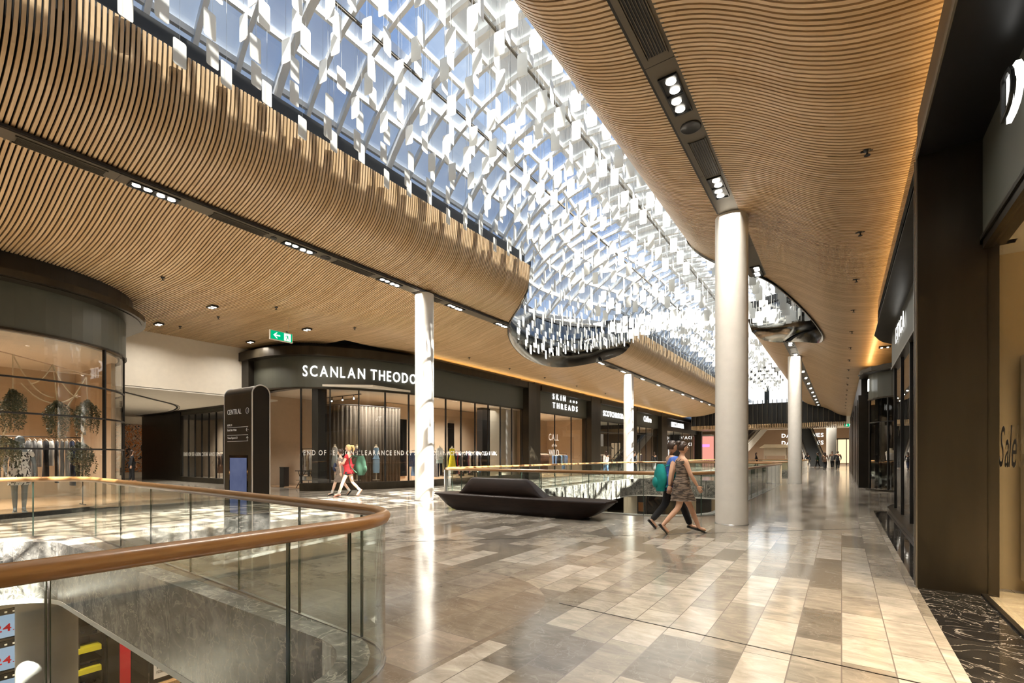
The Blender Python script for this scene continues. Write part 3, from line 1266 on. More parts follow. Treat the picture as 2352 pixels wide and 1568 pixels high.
# ================================================================== CEILING FIXTURES
def fixture_channel(name, x, z, segs, lab):
    """service channel: shallow metal trough set just under the battens, with black strips along both sides"""
    mb = MB()
    for a, b in segs:
        mb.box(x - 0.20, x + 0.20, a, b, z - 0.035, z - 0.005, 0)
        mb.box(x - 0.235, x - 0.20, a, b, z - 0.02, z + 0.03, 1)
        mb.box(x + 0.20, x + 0.235, a, b, z - 0.02, z + 0.03, 1)
        y = a + 1.4
        while y < b:
            mb.box(x - 0.2, x + 0.2, y, y + 0.006, z - 0.037, z - 0.034, 1)
            y += 2.85
    o = mb.build(name, [M['channel'], M['black']])
    return tag(o, lab, 'ceiling channel')


fixture_channel('service_channel', -10.8, 6.45, [(-4, 15.25), (23.75, 57)], 'long bronze grey service channel running through the left timber ceiling')
fixture_channel('service_channel', -1.85, 6.31, [(-4, 10.4), (10.95, 14.55), (23.75, 57)], 'long bronze grey service channel through the ceiling above the walkway')


def downlight(loc, lab, g, aim=0.0):
    t = empty('downlight_cluster', loc)
    mb = MB()
    for s in (-1, 1):
        y0 = s * 0.20
        mb.box(-0.105, 0.105, y0 - 0.185, y0 + 0.185, -0.012, 0.01, 0)
        for (xa, xb, ya, yb) in ((-0.12, -0.105, -0.2, 0.2), (0.105, 0.12, -0.2, 0.2), (-0.12, 0.12, -0.2, -0.185), (-0.12, 0.12, 0.185, 0.2)):
            mb.box(xa, xb, y0 + ya, y0 + yb, -0.03, 0.01, 0)
    mb.build('housing', M['black'], t)
    for s in (-0.29, -0.11, 0.11, 0.29):
        mb = MB()
        mb.lathe((0.02 * (1 if s < 0 else -1), s, -0.026), [(0.066, 0), (0.06, 0.012)], 16)
        mb.build('lamp', M['lamp'], t)
    return tag(t, lab, 'downlight', g)


# nearest, one by one; copies after
LY = [0.8, 3.67, 6.63, 9.45, 12.3, 15.0, 24.3, 27.5, 30.9, 34.2, 37.4, 40.6, 43.8, 47, 50.2, 53.4]
RY = [3.7, 6.6, 9.33, 14.15, 24.2, 27.0, 29.8, 32.6, 35.4, 38.2, 41, 43.8, 46.6, 49.4, 52.2, 55]
d0 = downlight((-10.8, LY[0], 6.42), 'x', 'downlight clusters in the left ceiling channel')
names_l = {3.67: 'four lamp downlight cluster between the two nearest grilles of the left ceiling channel',
           6.63: 'four lamp downlight cluster in the left channel just past the second grille',
           9.45: 'four lamp downlight cluster in the left channel just before the sunlit column',
           12.3: 'four lamp downlight cluster in the left channel right behind the sunlit column',
           15.0: 'four lamp downlight cluster at the end of the left channel, touching the skylight lobe'}
names_r = {6.6: 'four lamp downlight cluster in the right channel between the two long grilles',
           9.33: 'four lamp downlight cluster in the right channel just before the big white column',
           14.15: 'four lamp downlight cluster where the right channel meets the skylight lobe',
           24.2: 'four lamp downlight cluster in the right channel just beyond the skylight lobe'}
for xx, zz, ys, nm, side in ((-10.8, 6.42, LY, names_l, 'left'), (-1.85, 6.28, RY, names_r, 'right')):
    for y in ys:
        o = d0 if (xx == -10.8 and y == LY[0]) else copy_tree(d0)
        o.location = (xx, y, zz)
        far = 'small glowing downlight cluster far along the %s ceiling channel' % side
        if y < 4 and y not in nm:
            far = 'four lamp downlight cluster at the near end of the %s ceiling channel' % side
        tag(o, nm.get(y, far), 'downlight', 'downlight clusters in the %s ceiling channel' % side)
        if y < 56:
            area('lamp_light', (xx, y, zz - 0.06), 0.38, 2.4, (165 if y > 13 else 150) * (1.0 if xx < -5 else 0.6), NEUT, (0, 0, 0), 2.0)


def grille(loc, L, lab, g):
    mb = MB()
    mb.box(-0.11, 0.11, -L / 2, L / 2, -0.008, 0.0, 0)
    for i in range(7):
        x = -0.10 + i * 0.033
        mb.box(x - 0.004, x + 0.004, -L / 2, L / 2, -0.016, -0.006, 1)
    for s in (-1, 1):
        mb.box(s * 0.125 - 0.006, s * 0.125 + 0.006, -L / 2 - 0.03, L / 2 + 0.03, -0.018, 0.0, 1)
    o = mb.build('air_grille', [M['black'], M['channel']], None, loc)
    return tag(o, lab, 'air grille', g)


for y, L, lab in ((2.36, 1.1, 'long dark slotted air grille nearest in the left ceiling channel'), (5.24, 1.1, 'slotted air grille in the left channel between two downlight clusters'),
                  (8.2, 1.15, 'slotted air grille in the left channel above the exit sign side'), (11.0, 1.1, 'slotted air grille in the left channel over the sunlit column'),
                  (25.8, 1.1, 'slotted air grille in the left channel just beyond the skylight lobe')):
    grille((-10.8, y, 6.412), L, lab, 'air grilles in the left channel')
for y, L, lab in ((5.05, 1.5, 'long slotted air grille at the top of the right ceiling channel'), (8.3, 1.1, 'slotted air grille in the right channel below the round speaker'),
                  (25.7, 1.1, 'slotted air grille in the far part of the right channel')):
    grille((-1.85, y, 6.272), L, lab, 'air grilles in the right channel')
for (x, y, z, r, lab) in ((-1.85, 7.38, 6.27, 0.15, 'round dark ceiling speaker in the right channel'), (-10.8, 7.35, 6.41, 0.13, 'round dark ceiling speaker in the left channel past the third cluster'),
                          (-10.8, 6.0, 6.41, 0.07, 'small round black sensor in the left channel before a cluster'), (-10.8, 1.55, 6.41, 0.06, 'small round black sensor at the near end of the left channel')):
    mb = MB()
    mb.lathe((0, 0, 0), [(r, 0.004), (r, -0.006), (r * 0.9, -0.012), (r * 0.86, -0.006), (0.01, -0.006)], 24)
    tag(mb.build('ceiling_speaker', M['black'], None, (x, y, z)), lab, 'ceiling speaker')
# sprinklers
mb = MB()
mb.lathe((0, 0, 0), [(0.045, 0.02), (0.045, 0.0), (0.012, -0.01), (0.012, -0.05), (0.035, -0.052), (0.035, -0.058)], 10)
mb.box(-0.07, 0.07, -0.012, 0.012, -0.004, 0.012)
sp0 = mb.build('sprinkler', M['black'])
tag(sp0, 'x', 'sprinkler')
first = True
for i in range(17):
    y = 4.9 + i * 2.72
    o = sp0 if first else copy_tree(sp0)
    first = False
    o.location = (0.27, y, 5.285)
    tag(o, ('small black sprinkler head nearest in the row above the walkway' if i == 1 else 'small black sprinkler head in the long row above the right walkway'), 'sprinkler', 'sprinklers above the right walkway')
for j, (x, y) in enumerate([(-13.9, 4.9), (-13.9, 7.8), (-13.9, 10.6), (-13.9, 13.6), (-13.9, 16.8), (-13.9, 20), (-13.9, 23.5), (-13.9, 27.5), (-13.9, 32), (-16.4, 7.3), (-18.7, 7.1), (-16.4, 9.6)]):
    o = copy_tree(sp0)
    o.location = (x, y, 5.80)
    tag(o, 'small black sprinkler head in the flat part of the left timber ceiling', 'sprinkler', 'sprinklers in the left ceiling')
# twin square downlights in the flat left ceiling and one at the right
t = empty('square_downlight', (-15.4, 6.69, 5.80))
mb = MB()
mb.box(-0.17, 0.17, -0.10, 0.10, -0.02, 0.03)
mb.build('housing', M['black'], t)
for s in (-1, 1):
    for q in (-1, 1):
        mb = MB()
        mb.lathe((s * 0.085, q * 0.04, -0.028), [(0.032, 0), (0.03, 0.006)], 12)
        mb.build('lamp', M['lamp'], t)
tag(t, 'square twin downlight nearest the exit sign in the flat ceiling', 'downlight', 'square downlights')
for (x, y, z, lab) in ((-18.91, 6.55, 5.80, 'square twin downlight over the side passage beside the curved shop'), (-15.42, 9.76, 5.80, 'square twin downlight in the ceiling in front of the corner fashion shop'),
                       (-18.93, 9.59, 5.80, 'square twin downlight over the side passage just left of the exit sign'), (1.25, 21.3, 5.20, 'square twin downlight above the third shop on the right')):
    o = copy_tree(t)
    o.location = (x, y, z)
    tag(o, lab, 'downlight', 'square downlights')

# ================================================================== BALUSTRADES
def balustrade(name, rail, lab, closed=False, pane=1.2, zr=1.02, cuts=None):
    """glass panels on a steel shoe with a round oak handrail"""
    t = empty(name, (rail[0][0], rail[0][1], 0))
    inv = Vector((-rail[0][0], -rail[0][1], 0))
    P = Path([(p[0], p[1]) for p in rail], closed)
    pts = [(p[0] + inv.x, p[1] + inv.y, zr - 0.035) for p in P.p]
    if closed:
        pts = pts[:-1]
    mb = MB()
    mb.tube(pts, 0.043, 16, 0, closed)
    mb.build('handrail', M['rail_wood'], t)
    mb = MB()
    mb.strip([(p[0], p[1]) for p in pts], 0.0, 0.012, -0.014, 0.014, 0, closed)
    mb.build('steel_shoe', M['steel'], t)
    n = max(1, round(P.len / pane))
    w = P.len / n
    cnt = 0
    cs = cuts + [P.len] if cuts else [i * w for i in range(n + 1)]
    for c0, c1 in zip(cs, cs[1:]):
        a, b = c0 + 0.004, c1 - 0.004
        sub = [(q[0] + inv.x, q[1] + inv.y) for q in P.sub(a, b)]
        mb = MB()
        mb.strip(sub, 0.008, zr - 0.045, -0.0075, 0.0075, 0)
        # polished green end edges
        for (q0, q1) in ((sub[0], sub[1]), (sub[-1], sub[-2])):
            d = Vector((q1[0] - q0[0], q1[1] - q0[1])).normalized()
            c = Vector(q0) + d * 0.0015
            mb.obox((c.x, c.y, (zr - 0.037) / 2), (d.x * 0.002, d.y * 0.002, 0), (-d.y * 0.0082, d.x * 0.0082, 0), (0, 0, (zr - 0.053) / 2), 1)
        mb.build('glass_panel', [M['glass'], M['glass_edge']], t)
    return tag(t, lab, 'balustrade')


balustrade('balustrade', V1_RAIL, 'frameless glass balustrade with thick oak handrail around the nearest void', cuts=[0, 0.9, 1.83, 2.75, 3.68, 4.6, 4.98, 5.95, 6.86, 8.05, 9.31, 10.65, 11.95, 13.3, 14.6, 15.9, 17.2, 18.5])
balustrade('balustrade', V2_RAIL, 'glass balustrade with oak handrail around the middle void behind the bench', closed=True, pane=1.35)
balustrade('balustrade', V3_RAIL, 'distant glass balustrade with oak handrail around the far void', closed=True, pane=1.6)
# bright steel post at the corner of the middle void
mb = MB()
mb.lathe((-10.0, 10.95, 0), [(0.045, 0), (0.045, 0.95)], 16)
tag(mb.build('steel_post', M['steel']), 'bright steel post at the bench end of the middle balustrade', 'post')

# ================================================================== BENCH
def bench():
    t = empty('bench', (-6.45, 9.62, 0))
    # hull: stations along X
    n = 40
    rings = []
    for i in range(n + 1):
        s = i / n
        # overhanging prow-like ends
        x = -2.42 + 4.84 * s
        e = min(s, 1 - s)
        rz = min(1.0, e / 0.15)
        low = 0.40 - (0.40 - 0.0) * (1 - (1 - rz) ** 2.2) if rz < 1 else 0.0
        low = max(0.0, 0.37 * (1 - rz) ** 1.6)
        wt = 0.42 * (0.80 + 0.20 * min(1, e / 0.06))
        wb = 0.30 * (0.75 + 0.25 * rz)
        zt = 0.42
        ring = [(x, -wb, low), (x, wb, low), (x, wb + (wt - wb) * 0.45, low + (zt - low) * 0.45), (x, wt, zt - 0.045), (x, wt - 0.01, zt - 0.008), (x, wt - 0.04, zt),
                (x, -wt + 0.04, zt), (x, -wt + 0.01, zt - 0.008), (x, -wt, zt - 0.045), (x, -wb - (wt - wb) * 0.45, low + (zt - low) * 0.45)]
        rings.append(ring)
    mb = MB()
    mb.loft(rings)
    mb.build('seat', M['bench'], t)
    # spine: backrest in the middle with flowing ends
    rings = []
    m = 44
    for i in range(m + 1):
        s = i / m
        x = -1.78 + 2.72 * s
        if s < 0.17:
            k = (1 - math.cos(PI * s / 0.17)) / 2
        elif s > 0.72:
            k = (1 + math.cos(PI * (s - 0.72) / 0.28)) / 2
        else:
            k = 1
        z = 0.40 + 0.43 * k
        b = 0.20 + 0.0 * k
        tp = 0.20 - 0.10 * k
        rings.append([(x, -b, 0.40), (x, b, 0.40), (x, (b + tp) / 2 - 0.03 * k, 0.40 + (z - 0.40) * 0.45), (x, tp, z - 0.03 * k), (x, tp - 0.03, z), (x, -tp + 0.03, z), (x, -tp, z - 0.03 * k),
                      (x, -(b + tp) / 2 + 0.03 * k, 0.40 + (z - 0.40) * 0.45)])
    mb = MB()
    mb.loft(rings)
    mb.build('backrest', M['bench'], t)
    tag(t, 'dark sculpted timber bench with a central backrest beside the middle void', 'bench')


bench()
# floor box cover near the left column
mb = MB()
for a, b in (((0, 0), (0.32, 0)), ((0.32, 0), (0.32, 0.32)), ((0.32, 0.32), (0, 0.32)), ((0, 0.32), (0, 0))):
    mb.bar((a[0], a[1], 0.001), (b[0], b[1], 0.001), 0.014, 0.003)
o = mb.build('floor_hatch', M['steel'], None, (-6.3, 5.55, 0.0))
tag(o, 'square metal framed floor hatch in front of the bench', 'floor hatch')

# ================================================================== DIRECTORY TOTEM
def totem():
    t = empty('directory_totem', (-7.25, 3.62, 0))
    H, D, W, R = 2.40, 0.26, 0.80, 0.13
    prof = []
    r = 0.045
    for (cy, cz, a0, a1, rr, n) in ((D / 2 - r, 0.012 + r, -PI / 2, 0, r, 5), (0, H - R, 0, PI, R, 20), (-D / 2 + r, 0.012 + r, PI, 1.5 * PI, r, 5)):
        for k in range(n + 1):
            a = a0 + (a1 - a0) * k / n
            prof.append((cy + rr * math.cos(a), cz + rr * math.sin(a)))
    mb = MB()
    mb.plate([(-W / 2, p[0], p[1]) for p in prof], (W, 0, 0))
    o = mb.build('body', M['bronze'], t)
    for sx in (-1, 1):
        mb = MB()
        pts = [(sx * (W / 2 + 0.002), p[0] * 0.97, p[1]) for p in prof]
        mb.tube(pts, 0.0095, 8, 0, True)
        mb.build('white_edge_trim', M['white'], t)
    mb = MB()
    inner = [(p[0] * 0.82, 1.2 + (p[1] - 1.2) * 0.985) for p in prof]
    mb.plate([(W / 2 + 0.001, p[0], p[1]) for p in inner], (0.004, 0, 0))
    mb.build('side_panel', M['black'], t)
    mb = MB()
    mb.box(-0.22, 0.26, -D / 2 - 0.006, -D / 2 - 0.001, 0.55, 1.36)
    mb.build('screen', M['tscreen'], t)
    mb = MB()
    mb.box(-0.25, 0.29, -D / 2 - 0.003, -D / 2 + 0.001, 0.50, 1.40)
    mb.build('screen_bezel', M['black_gloss'], t)
    mb = MB()
    y = -D / 2
    PA = Path([(-0.30, y), (0.40, y)])
    text_on(mb, 'CENTRAL', PA, 0.0, 2.00, 0.075, gap=0.010, off=0.002, depth=0.004, sx=0.85)
    text_on(mb, 'i', PA, 0.57, 2.01, 0.05, off=0.002, depth=0.004)
    text_on(mb, 'LEVEL 2', PA, 0.0, 1.83, 0.026, gap=0.004, off=0.002, depth=0.004, bold=0.01)
    text_on(mb, 'East Side Walk', PA, 0.0, 1.755, 0.030, gap=0.003, off=0.002, depth=0.004, bold=0.01)
    text_on(mb, 'Town Square L2', PA, 0.0, 1.64, 0.030, gap=0.003, off=0.002, depth=0.004, bold=0.01)
    for z in (1.805, 1.69, 1.60):
        mb.box(-0.30, 0.30, y - 0.005, y - 0.001, z, z + 0.005)
    for k in range(16):
        a, b = 2 * PI * k / 16, 2 * PI * (k + 1) / 16
        mb.bar((0.28 + 0.042 * math.cos(a), y - 0.003, 2.035 + 0.042 * math.sin(a)), (0.28 + 0.042 * math.cos(b), y - 0.003, 2.035 + 0.042 * math.sin(b)), 0.004, 0.006, up=(0, 1, 0))
    # arrows
    for (a, b) in (((0.25, 1.765), (0.31, 1.765)), ((0.25, 1.765), (0.275, 1.79)), ((0.25, 1.765), (0.275, 1.74)), ((0.28, 1.61), (0.28, 1.67)), ((0.28, 1.67), (0.255, 1.645)), ((0.28, 1.67), (0.305, 1.645))):
        mb.bar((a[0], y - 0.003, a[1]), (b[0], y - 0.003, b[1]), 0.004, 0.008, up=(0, 1, 0))
    mb.build('lettering', M['decal'], t)
    tag(t, 'tall rounded dark directory pillar with a blue screen and white edge line', 'directory sign')


m_, n_, l_, o_ = new_mat('directory_screen')
e_ = n_.new('ShaderNodeEmission')
e_.inputs['Strength'].default_value = 0.35
tc_ = n_.new('ShaderNodeTexCoord')
nz_ = n_.new('ShaderNodeTexNoise')
nz_.inputs['Scale'].default_value = 4
r_ = n_.new('ShaderNodeValToRGB')
r_.color_ramp.elements[0].color = (0.10, 0.13, 0.28, 1)
r_.color_ramp.elements[1].color = (0.30, 0.34, 0.55, 1)
l_.new(tc_.outputs['Object'], nz_.inputs['Vector'])
l_.new(nz_.outputs['Fac'], r_.inputs['Fac'])
l_.new(r_.outputs['Color'], e_.inputs['Color'])
l_.new(e_.outputs['Emission'], o_.inputs['Surface'])
M['tscreen'] = m_
totem()

# ================================================================== EXIT SIGNS
M['exit_green'] = emit('exit_green', (0.0, 0.42, 0.17), 0.9)
M['exit_white'] = emit('exit_white', (0.9, 1, 0.92), 1.3)


def exit_sign(loc, rz, lab, sc=1.0, wire=0.55):
    t = empty('exit_sign', loc, rz)
    W, Hh = 0.74 * sc, 0.30 * sc
    mb = MB()
    mb.box(-W / 2, W / 2, -0.03, 0.03, 0, Hh)
    mb.build('case', M['white'], t)
    mb = MB()
    mb.box(-W / 2 + 0.02 * sc, W / 2 - 0.02 * sc, -0.034, -0.030, 0.02 * sc, Hh - 0.02 * sc)
    mb.build('green_face', M['exit_green'], t)
    mb = MB()
    y = -0.037

    def poly(pts):
        mb.plate([(p[0] * sc, y, p[1] * sc) for p in pts], (0, -0.002, 0))
    poly([(-0.27, 0.15), (-0.17, 0.24), (-0.13, 0.24), (-0.20, 0.17), (-0.05, 0.17), (-0.05, 0.13), (-0.20, 0.13), (-0.13, 0.06), (-0.17, 0.06)])
    poly([(0.08, 0.035), (0.30, 0.035), (0.30, 0.265), (0.08, 0.265)])
    mb.build('arrow_and_door', M['exit_white'], t)
    mb = MB()
    y = -0.040
    poly([(0.155, 0.235), (0.175, 0.245), (0.19, 0.23), (0.18, 0.212), (0.16, 0.214)])

    def limb(a, b, w):
        mb.bar((a[0] * sc, y - 0.001, a[1] * sc), (b[0] * sc, y - 0.001, b[1] * sc), 0.003, w * sc, up=(-(b[1] - a[1]), 0, (b[0] - a[0])))
    for a, b, w in (((0.175, 0.205), (0.20, 0.135), 0.035), ((0.20, 0.135), (0.165, 0.105), 0.022), ((0.165, 0.105), (0.145, 0.05), 0.018), ((0.20, 0.135), (0.235, 0.10), 0.022), ((0.235, 0.10), (0.265, 0.06), 0.018),
                    ((0.175, 0.20), (0.125, 0.18), 0.015), ((0.125, 0.18), (0.115, 0.14), 0.013), ((0.18, 0.20), (0.225, 0.165), 0.015), ((0.225, 0.165), (0.25, 0.18), 0.013)):
        limb(a, b, w)
    mb.build('running_figure', M['exit_green'], t)
    mb = MB()
    mb.bar((W * 0.3, 0, Hh), (W * 0.36, 0, Hh + wire), 0.008, 0.008)
    mb.build('hanging_wire', M['steel'], t)
    return tag(t, lab, 'exit sign')


exit_sign((-14.6, 8.35, 5.0), PI / 2, 'green emergency exit sign with arrow and running figure hanging from the timber ceiling', wire=0.56)

# ================================================================== SHOPFRONTS
LSP = [(-20.9, 10.35), (-19.3, 10.35), (-18.3, 10.5), (-17.41, 10.95), (-16.6, 11.87), (-16.05, 12.8), (-15.62, 14.0), (-15.36, 15.2), (-15.3, 16.4), (-15.3, 23.3)]
SC = Path([(p.x, p.y) for p in smooth_path([(a, b, 0) for a, b in LSP], 0.3)])


def proj_dir(y, x=-15.3):
    return (x, y)


def shopfront(name, path, lab, z_fb, z_ft, z_top, sign=None, pane=1.2, plinth=0.3, door=(0, 0), cuts=None, transoms=(), fasc='fascia', mull=0.05):
    t = empty(name, (path.p[0].x, path.p[0].y, 0))
    iv = Vector((path.p[0].x, path.p[0].y))
    Q = Path([q - iv for q in path.p])
    P = Q.p
    mb = MB()
    mb.strip(P, z_fb, z_ft, -0.06, 0.06)
    mb.build('fascia', M[fasc], t)
    mb = MB()
    mb.strip(P, z_ft, z_top, -0.1, 0.42)
    mb.strip(P, z_fb - 0.05, z_fb, -0.08, 0.08)
    mb.build('header_frame', M['bronze'], t)
    mb = MB()
    mb.strip(P, z_top, z_top + 0.28, -0.14, -0.1)
    mb.build('black_gap_strip', M['black'], t)  # shade of the recess put in as a black strip
    if plinth:
        mb = MB()
        mb.strip(Q.sub(door[1], Q.len), 0, plinth, -0.05, 0.16)
        mb.build('plinth', M['bronze'], t)
    z0 = plinth if plinth else 0.02
    n = max(1, round((Q.len - door[1]) / pane))
    cs = cuts or [door[1] + (Q.len - door[1]) * i / n for i in range(n + 1)]
    mm = MB()
    for c_ in cs:
        pp, T = Q.at(c_)
        mm.obox((pp.x, pp.y, (z0 + z_fb) / 2), (T.x * mull / 2, T.y * mull / 2, 0), (-T.y * 0.035, T.x * 0.035, 0), (0, 0, (z_fb - z0) / 2))
    for z in transoms:
        mm.strip(Q.sub(door[1], Q.len), z - 0.02, z + 0.02, -0.03, 0.03)
    mm.build('mullions', M['black'], t)
    for ca_, cb_ in zip(cs, cs[1:]):
        mb = MB()
        mb.strip(Q.sub(ca_ + mull / 2, cb_ - mull / 2), z0, z_fb - 0.04, -0.006, 0.006)
        mb.build('window_pane', M['shop_glass'], t)
    struct_ = tag(t, lab, 'shopfront')
    return t, Q


t, Q = shopfront('shopfront', SC, 'long curved fashion shopfront with glowing letters SCANLAN THEODORE on an olive fascia', 4.08, 5.28, 5.62, door=(0, 3.45), pane=1.12)
mb = MB()
text_on(mb, 'SCANLAN THEODORE', Q, 3.55, 4.5, 0.42, gap=0.085, off=0.10, depth=0.03, sx=0.72, bold=0.01)
mb.build('sign_lettering', M['sign'], t)
mb = MB()
text_on(mb, 'END OF SEASON CLEARANCE END OF SEASON CLEARANCE END OF SEASON CLEARANC', Q, 3.55, 1.40, 0.20, gap=0.055, off=0.02, depth=0.002, sx=0.70, bold=0.005)
mb.build('window_lettering', M['decal'], t)
mb = MB()
mb.box(0.0, 0.9, -0.3, 0.4, 0, 5.62)
mb.build('left_pier', M['bronze_dark'], t)
mb = MB()
mb.box(5.45, 6.05, 12.95, 14.25, 0, 5.62)
mb.build('right_pier', M['bronze'], t)
pp, T = Q.at(4.1)
mb = MB()
mb.obox((pp.x - T.y * 0.35, pp.y + T.x * 0.35, 2.04), (0.2, 0, 0), (0, 0.2, 0), (0, 0, 2.04))
mb.build('dark_post', M['black'], t)


def flat_front(y0, y1, x, lab, wide=1.2, letters=(), z_fb=4.05, pier=1.1, plinth=0.0, fasc='fascia', pane=1.3, transoms=(), trim=None):
    """shopfront in the straight left run: recessed window, broad bronze jamb at its far end"""
    P = Path([(x, y0), (x, y1 - pier)])
    t, Q = shopfront('shopfront', P, lab, z_fb, 5.28, 5.62, pane=pane, plinth=plinth, transoms=transoms, fasc=fasc)
    mb = MB()
    mb.box(-0.3, 0.45, Q.len, Q.len + pier - 0.12, 0, 5.62)
    mb.build('jamb', M['bronze'], t)
    mb = MB()
    mb.box(-0.3, 0.30, -0.12, 0.0, 0, 5.62)
    mb.build('jamb', M['bronze'], t)
    mb = MB()
    mb.box(-0.3, 0.12, Q.len + pier - 0.12, Q.len + pier, 0, 5.62)
    mb.build('black_gap_strip', M['black'], t)  # solid black block stands for the dark gap between fronts
    for (txt, off, z, h, kw) in letters:
        mb = MB()
        text_on(mb, txt, Q, off, z, h, off=0.09, depth=0.03, **kw)
        mb.build('sign_lettering', M['sign'], t)
    return t, Q


XL = -15.25
t, Q = flat_front(24.75, 33.3, XL, 'shopfront with the SKIN AND THREADS sign and a bright beige window', letters=[('SKIN', 1.9, 4.98, 0.36, dict(gap=0.26, bold=0.01)), ('AND', 4.25, 4.98, 0.16, dict(gap=0.3, bold=0.01)),
                                                                                      ('THREADS', 1.9, 4.42, 0.36, dict(gap=0.24, bold=0.01))], pier=1.7, pane=2.3)
mb = MB()
text_on(mb, 'CALL', Q, 1.5, 2.35, 0.42, gap=0.05, off=0.02, depth=0.002, sx=0.9)
text_on(mb, 'of the', Q, 1.9, 1.95, 0.18, gap=0.02, off=0.02, depth=0.002)
text_on(mb, 'WILD', Q, 1.5, 1.35, 0.42, gap=0.05, off=0.02, depth=0.002, sx=0.9)
mb.build('window_lettering', M['decal'], t)
t, Q = flat_front(33.4, 41.0, XL, 'dark shopfront with the SCOTCH&SODA sign partly behind a column', letters=[('SCOTCH&SODA', 1.1, 4.45, 0.42, dict(gap=0.06, bold=0.015, sx=0.95))], pier=1.0, fasc='fascia', pane=2.2, transoms=(3.2,))
t, Q = flat_front(41.1, 49.9, XL, 'shopfront with the Calibre sign and golden lit shelves inside', letters=[('Calibre', 2.6, 4.55, 0.52, dict(gap=0.04, bold=0.015))], pier=1.9, pane=1.9, transoms=(3.3,))
t, Q = flat_front(50.0, 65.0, XL, 'black shopfront with the MECCA MAXIMA sign nearest the bridge', letters=[('MECCA MAXIMA', 2.6, 4.5, 0.52, dict(gap=0.06, bold=0.015, sx=0.8))], pier=0.6, fasc='black', pane=3.4)

# ---- curved shop on the left
LCP = round_corners([(-15.2, -5.5), (-15.2, 5.25), (-22.0, 5.25)], [0, 3.0, 0], n=18)
LC = Path([(p.x, p.y) for p in LCP])
LCr = Path(list(LC.p))
t, Q = shopfront('shopfront', LCr, 'curved glass corner shopfront with olive fascia and hanging greenery inside', 4.22, 5.22, 5.24, cuts=[0, 3.2, 10.05, 11.5, LC.len], plinth=0.0, transoms=(1.55, 2.35, 3.15), mull=0.045)
mb = MB()
mb.strip(Q.p, 5.24, 5.40, -0.1, 0.52)
mb.build('canopy_disc', M['bronze'], t)
mb = MB()
mb.strip(Q.p, 5.40, 5.86, -0.1, 0.22)
mb.build('black_gap_drum', M['black'], t)  # solid black drum built in place of the dark gap over the canopy
mb = MB()
mb.strip(Q.p, 0.0, 0.10, -0.06, 0.10)
mb.build('plinth', M['black'], t)

# ---- side passage shop
PS = Path([(-35, 11.35), (-22.6, 11.35)])
t, Q = shopfront('shopfront', PS, 'dim dark shopfront inside the side passage left of the directory pillar', 3.6, 3.74, 3.76, pane=0.78, plinth=0.25, door=(0, 5.4))
mb = MB()
mb.box(0, 5.4, -0.1, 0.05, 0, 3.75)
mb.build('solid_panel', M['bronze_dark'], t)
mb = MB()
text_on(mb, 'END OF SEASON CLEARANCE END', Q, 5.6, 1.35, 0.2, gap=0.05, off=0.02, depth=0.002, sx=0.8)
text_on(mb, 'M', Q, 11.9, 2.5, 0.45, gap=0.05, off=0.06, depth=0.02, bold=0.04)
mb.build('window_lettering', M['decal'], t)
# bulkhead over the passage
mb = MB()
mb.box(-20.8, -20.55, 5.25, 10.6, 3.82, 5.95)
struct(mb.build('wall_bulkhead', M['wall_white']), 'smooth off white bulkhead above the side passage', 'wall')
mb = MB()
mb.box(-42, -20.55, 5.0, 11.6, 3.78, 3.84)
struct(mb.build('ceiling_passage', M['ceil_white']), 'white ceiling of the side passage', 'ceiling')
mb = MB()
pts = smooth_path([(-21.6, 6.0, 0), (-24, 8.0, 0), (-26.5, 9.9, 0), (-30, 10.9, 0), (-34, 11.0, 0)], 0.5)
mb.strip([(p.x, p.y) for p in pts], 3.765, 3.779, -0.04, 0.04)
mb.strip([(p.x, p.y) for p in pts], 3.76, 3.779, 0.10, 0.12)
tag(mb.build('slot_diffuser', M['black']), 'curved black slot in the passage ceiling', 'air slot')
mb = MB()
mb.box(-40, -22, 5.0, 5.2, 0, 3.8)
struct(mb.build('wall_passage_side', M['wall_white']), 'pale side wall of the passage', 'wall')

# butterfly mural
m, n, l, out = new_mat('mural_paint')
p = n.new('ShaderNodeBsdfPrincipled')
tc = n.new('ShaderNodeTexCoord')
v = n.new('ShaderNodeTexVoronoi')
v.inputs['Scale'].default_value = 0.9
v.distance = 'CHEBYCHEV'
nz = n.new('ShaderNodeTexNoise')
nz.inputs['Scale'].default_value = 2.2
nz.inputs['Distortion'].default_value = 3.5
r = n.new('ShaderNodeValToRGB')
r.color_ramp.interpolation = 'CONSTANT'
e = r.color_ramp.elements
e[0].position = 0.0
e[0].color = (0.03, 0.02, 0.02, 1)
e[1].position = 0.42
e[1].color = (0.55, 0.47, 0.36, 1)
for pos, c in ((0.47, (0.5, 0.14, 0.03, 1)), (0.53, (0.62, 0.24, 0.05, 1)), (0.57, (0.05, 0.03, 0.02, 1)), (0.60, (0.55, 0.47, 0.36, 1))):
    k = e.new(pos)
    k.color = c
l.new(tc.outputs['Object'], nz.inputs['Vector'])
l.new(nz.outputs['Fac'], r.inputs['Fac'])
l.new(r.outputs['Color'], p.inputs['Base Color'])
l.new(p.outputs['BSDF'], out.inputs['Surface'])
M['mural'] = m
mb = MB()
mb.box(-36.3, -36.2, 9.2, 12.9, 0.35, 3.3)
tag(mb.build('wall_mural', M['mural']), 'mural of swirling orange and black wing shapes at the end of the side passage', 'mural')
mb = MB()
mb.box(-36.6, -36.3, 4.8, 15, 0, 3.8)
struct(mb.build('wall_passage_end', M['wall_white']), 'end wall of the side passage', 'wall')

mb = MB()
mb.box(-36, -21.9, 14.6, 14.8, 0, 3.7)
struct(mb.build('wall_passage_shop', M['beige']), 'beige back wall of the side passage shop', 'wall')

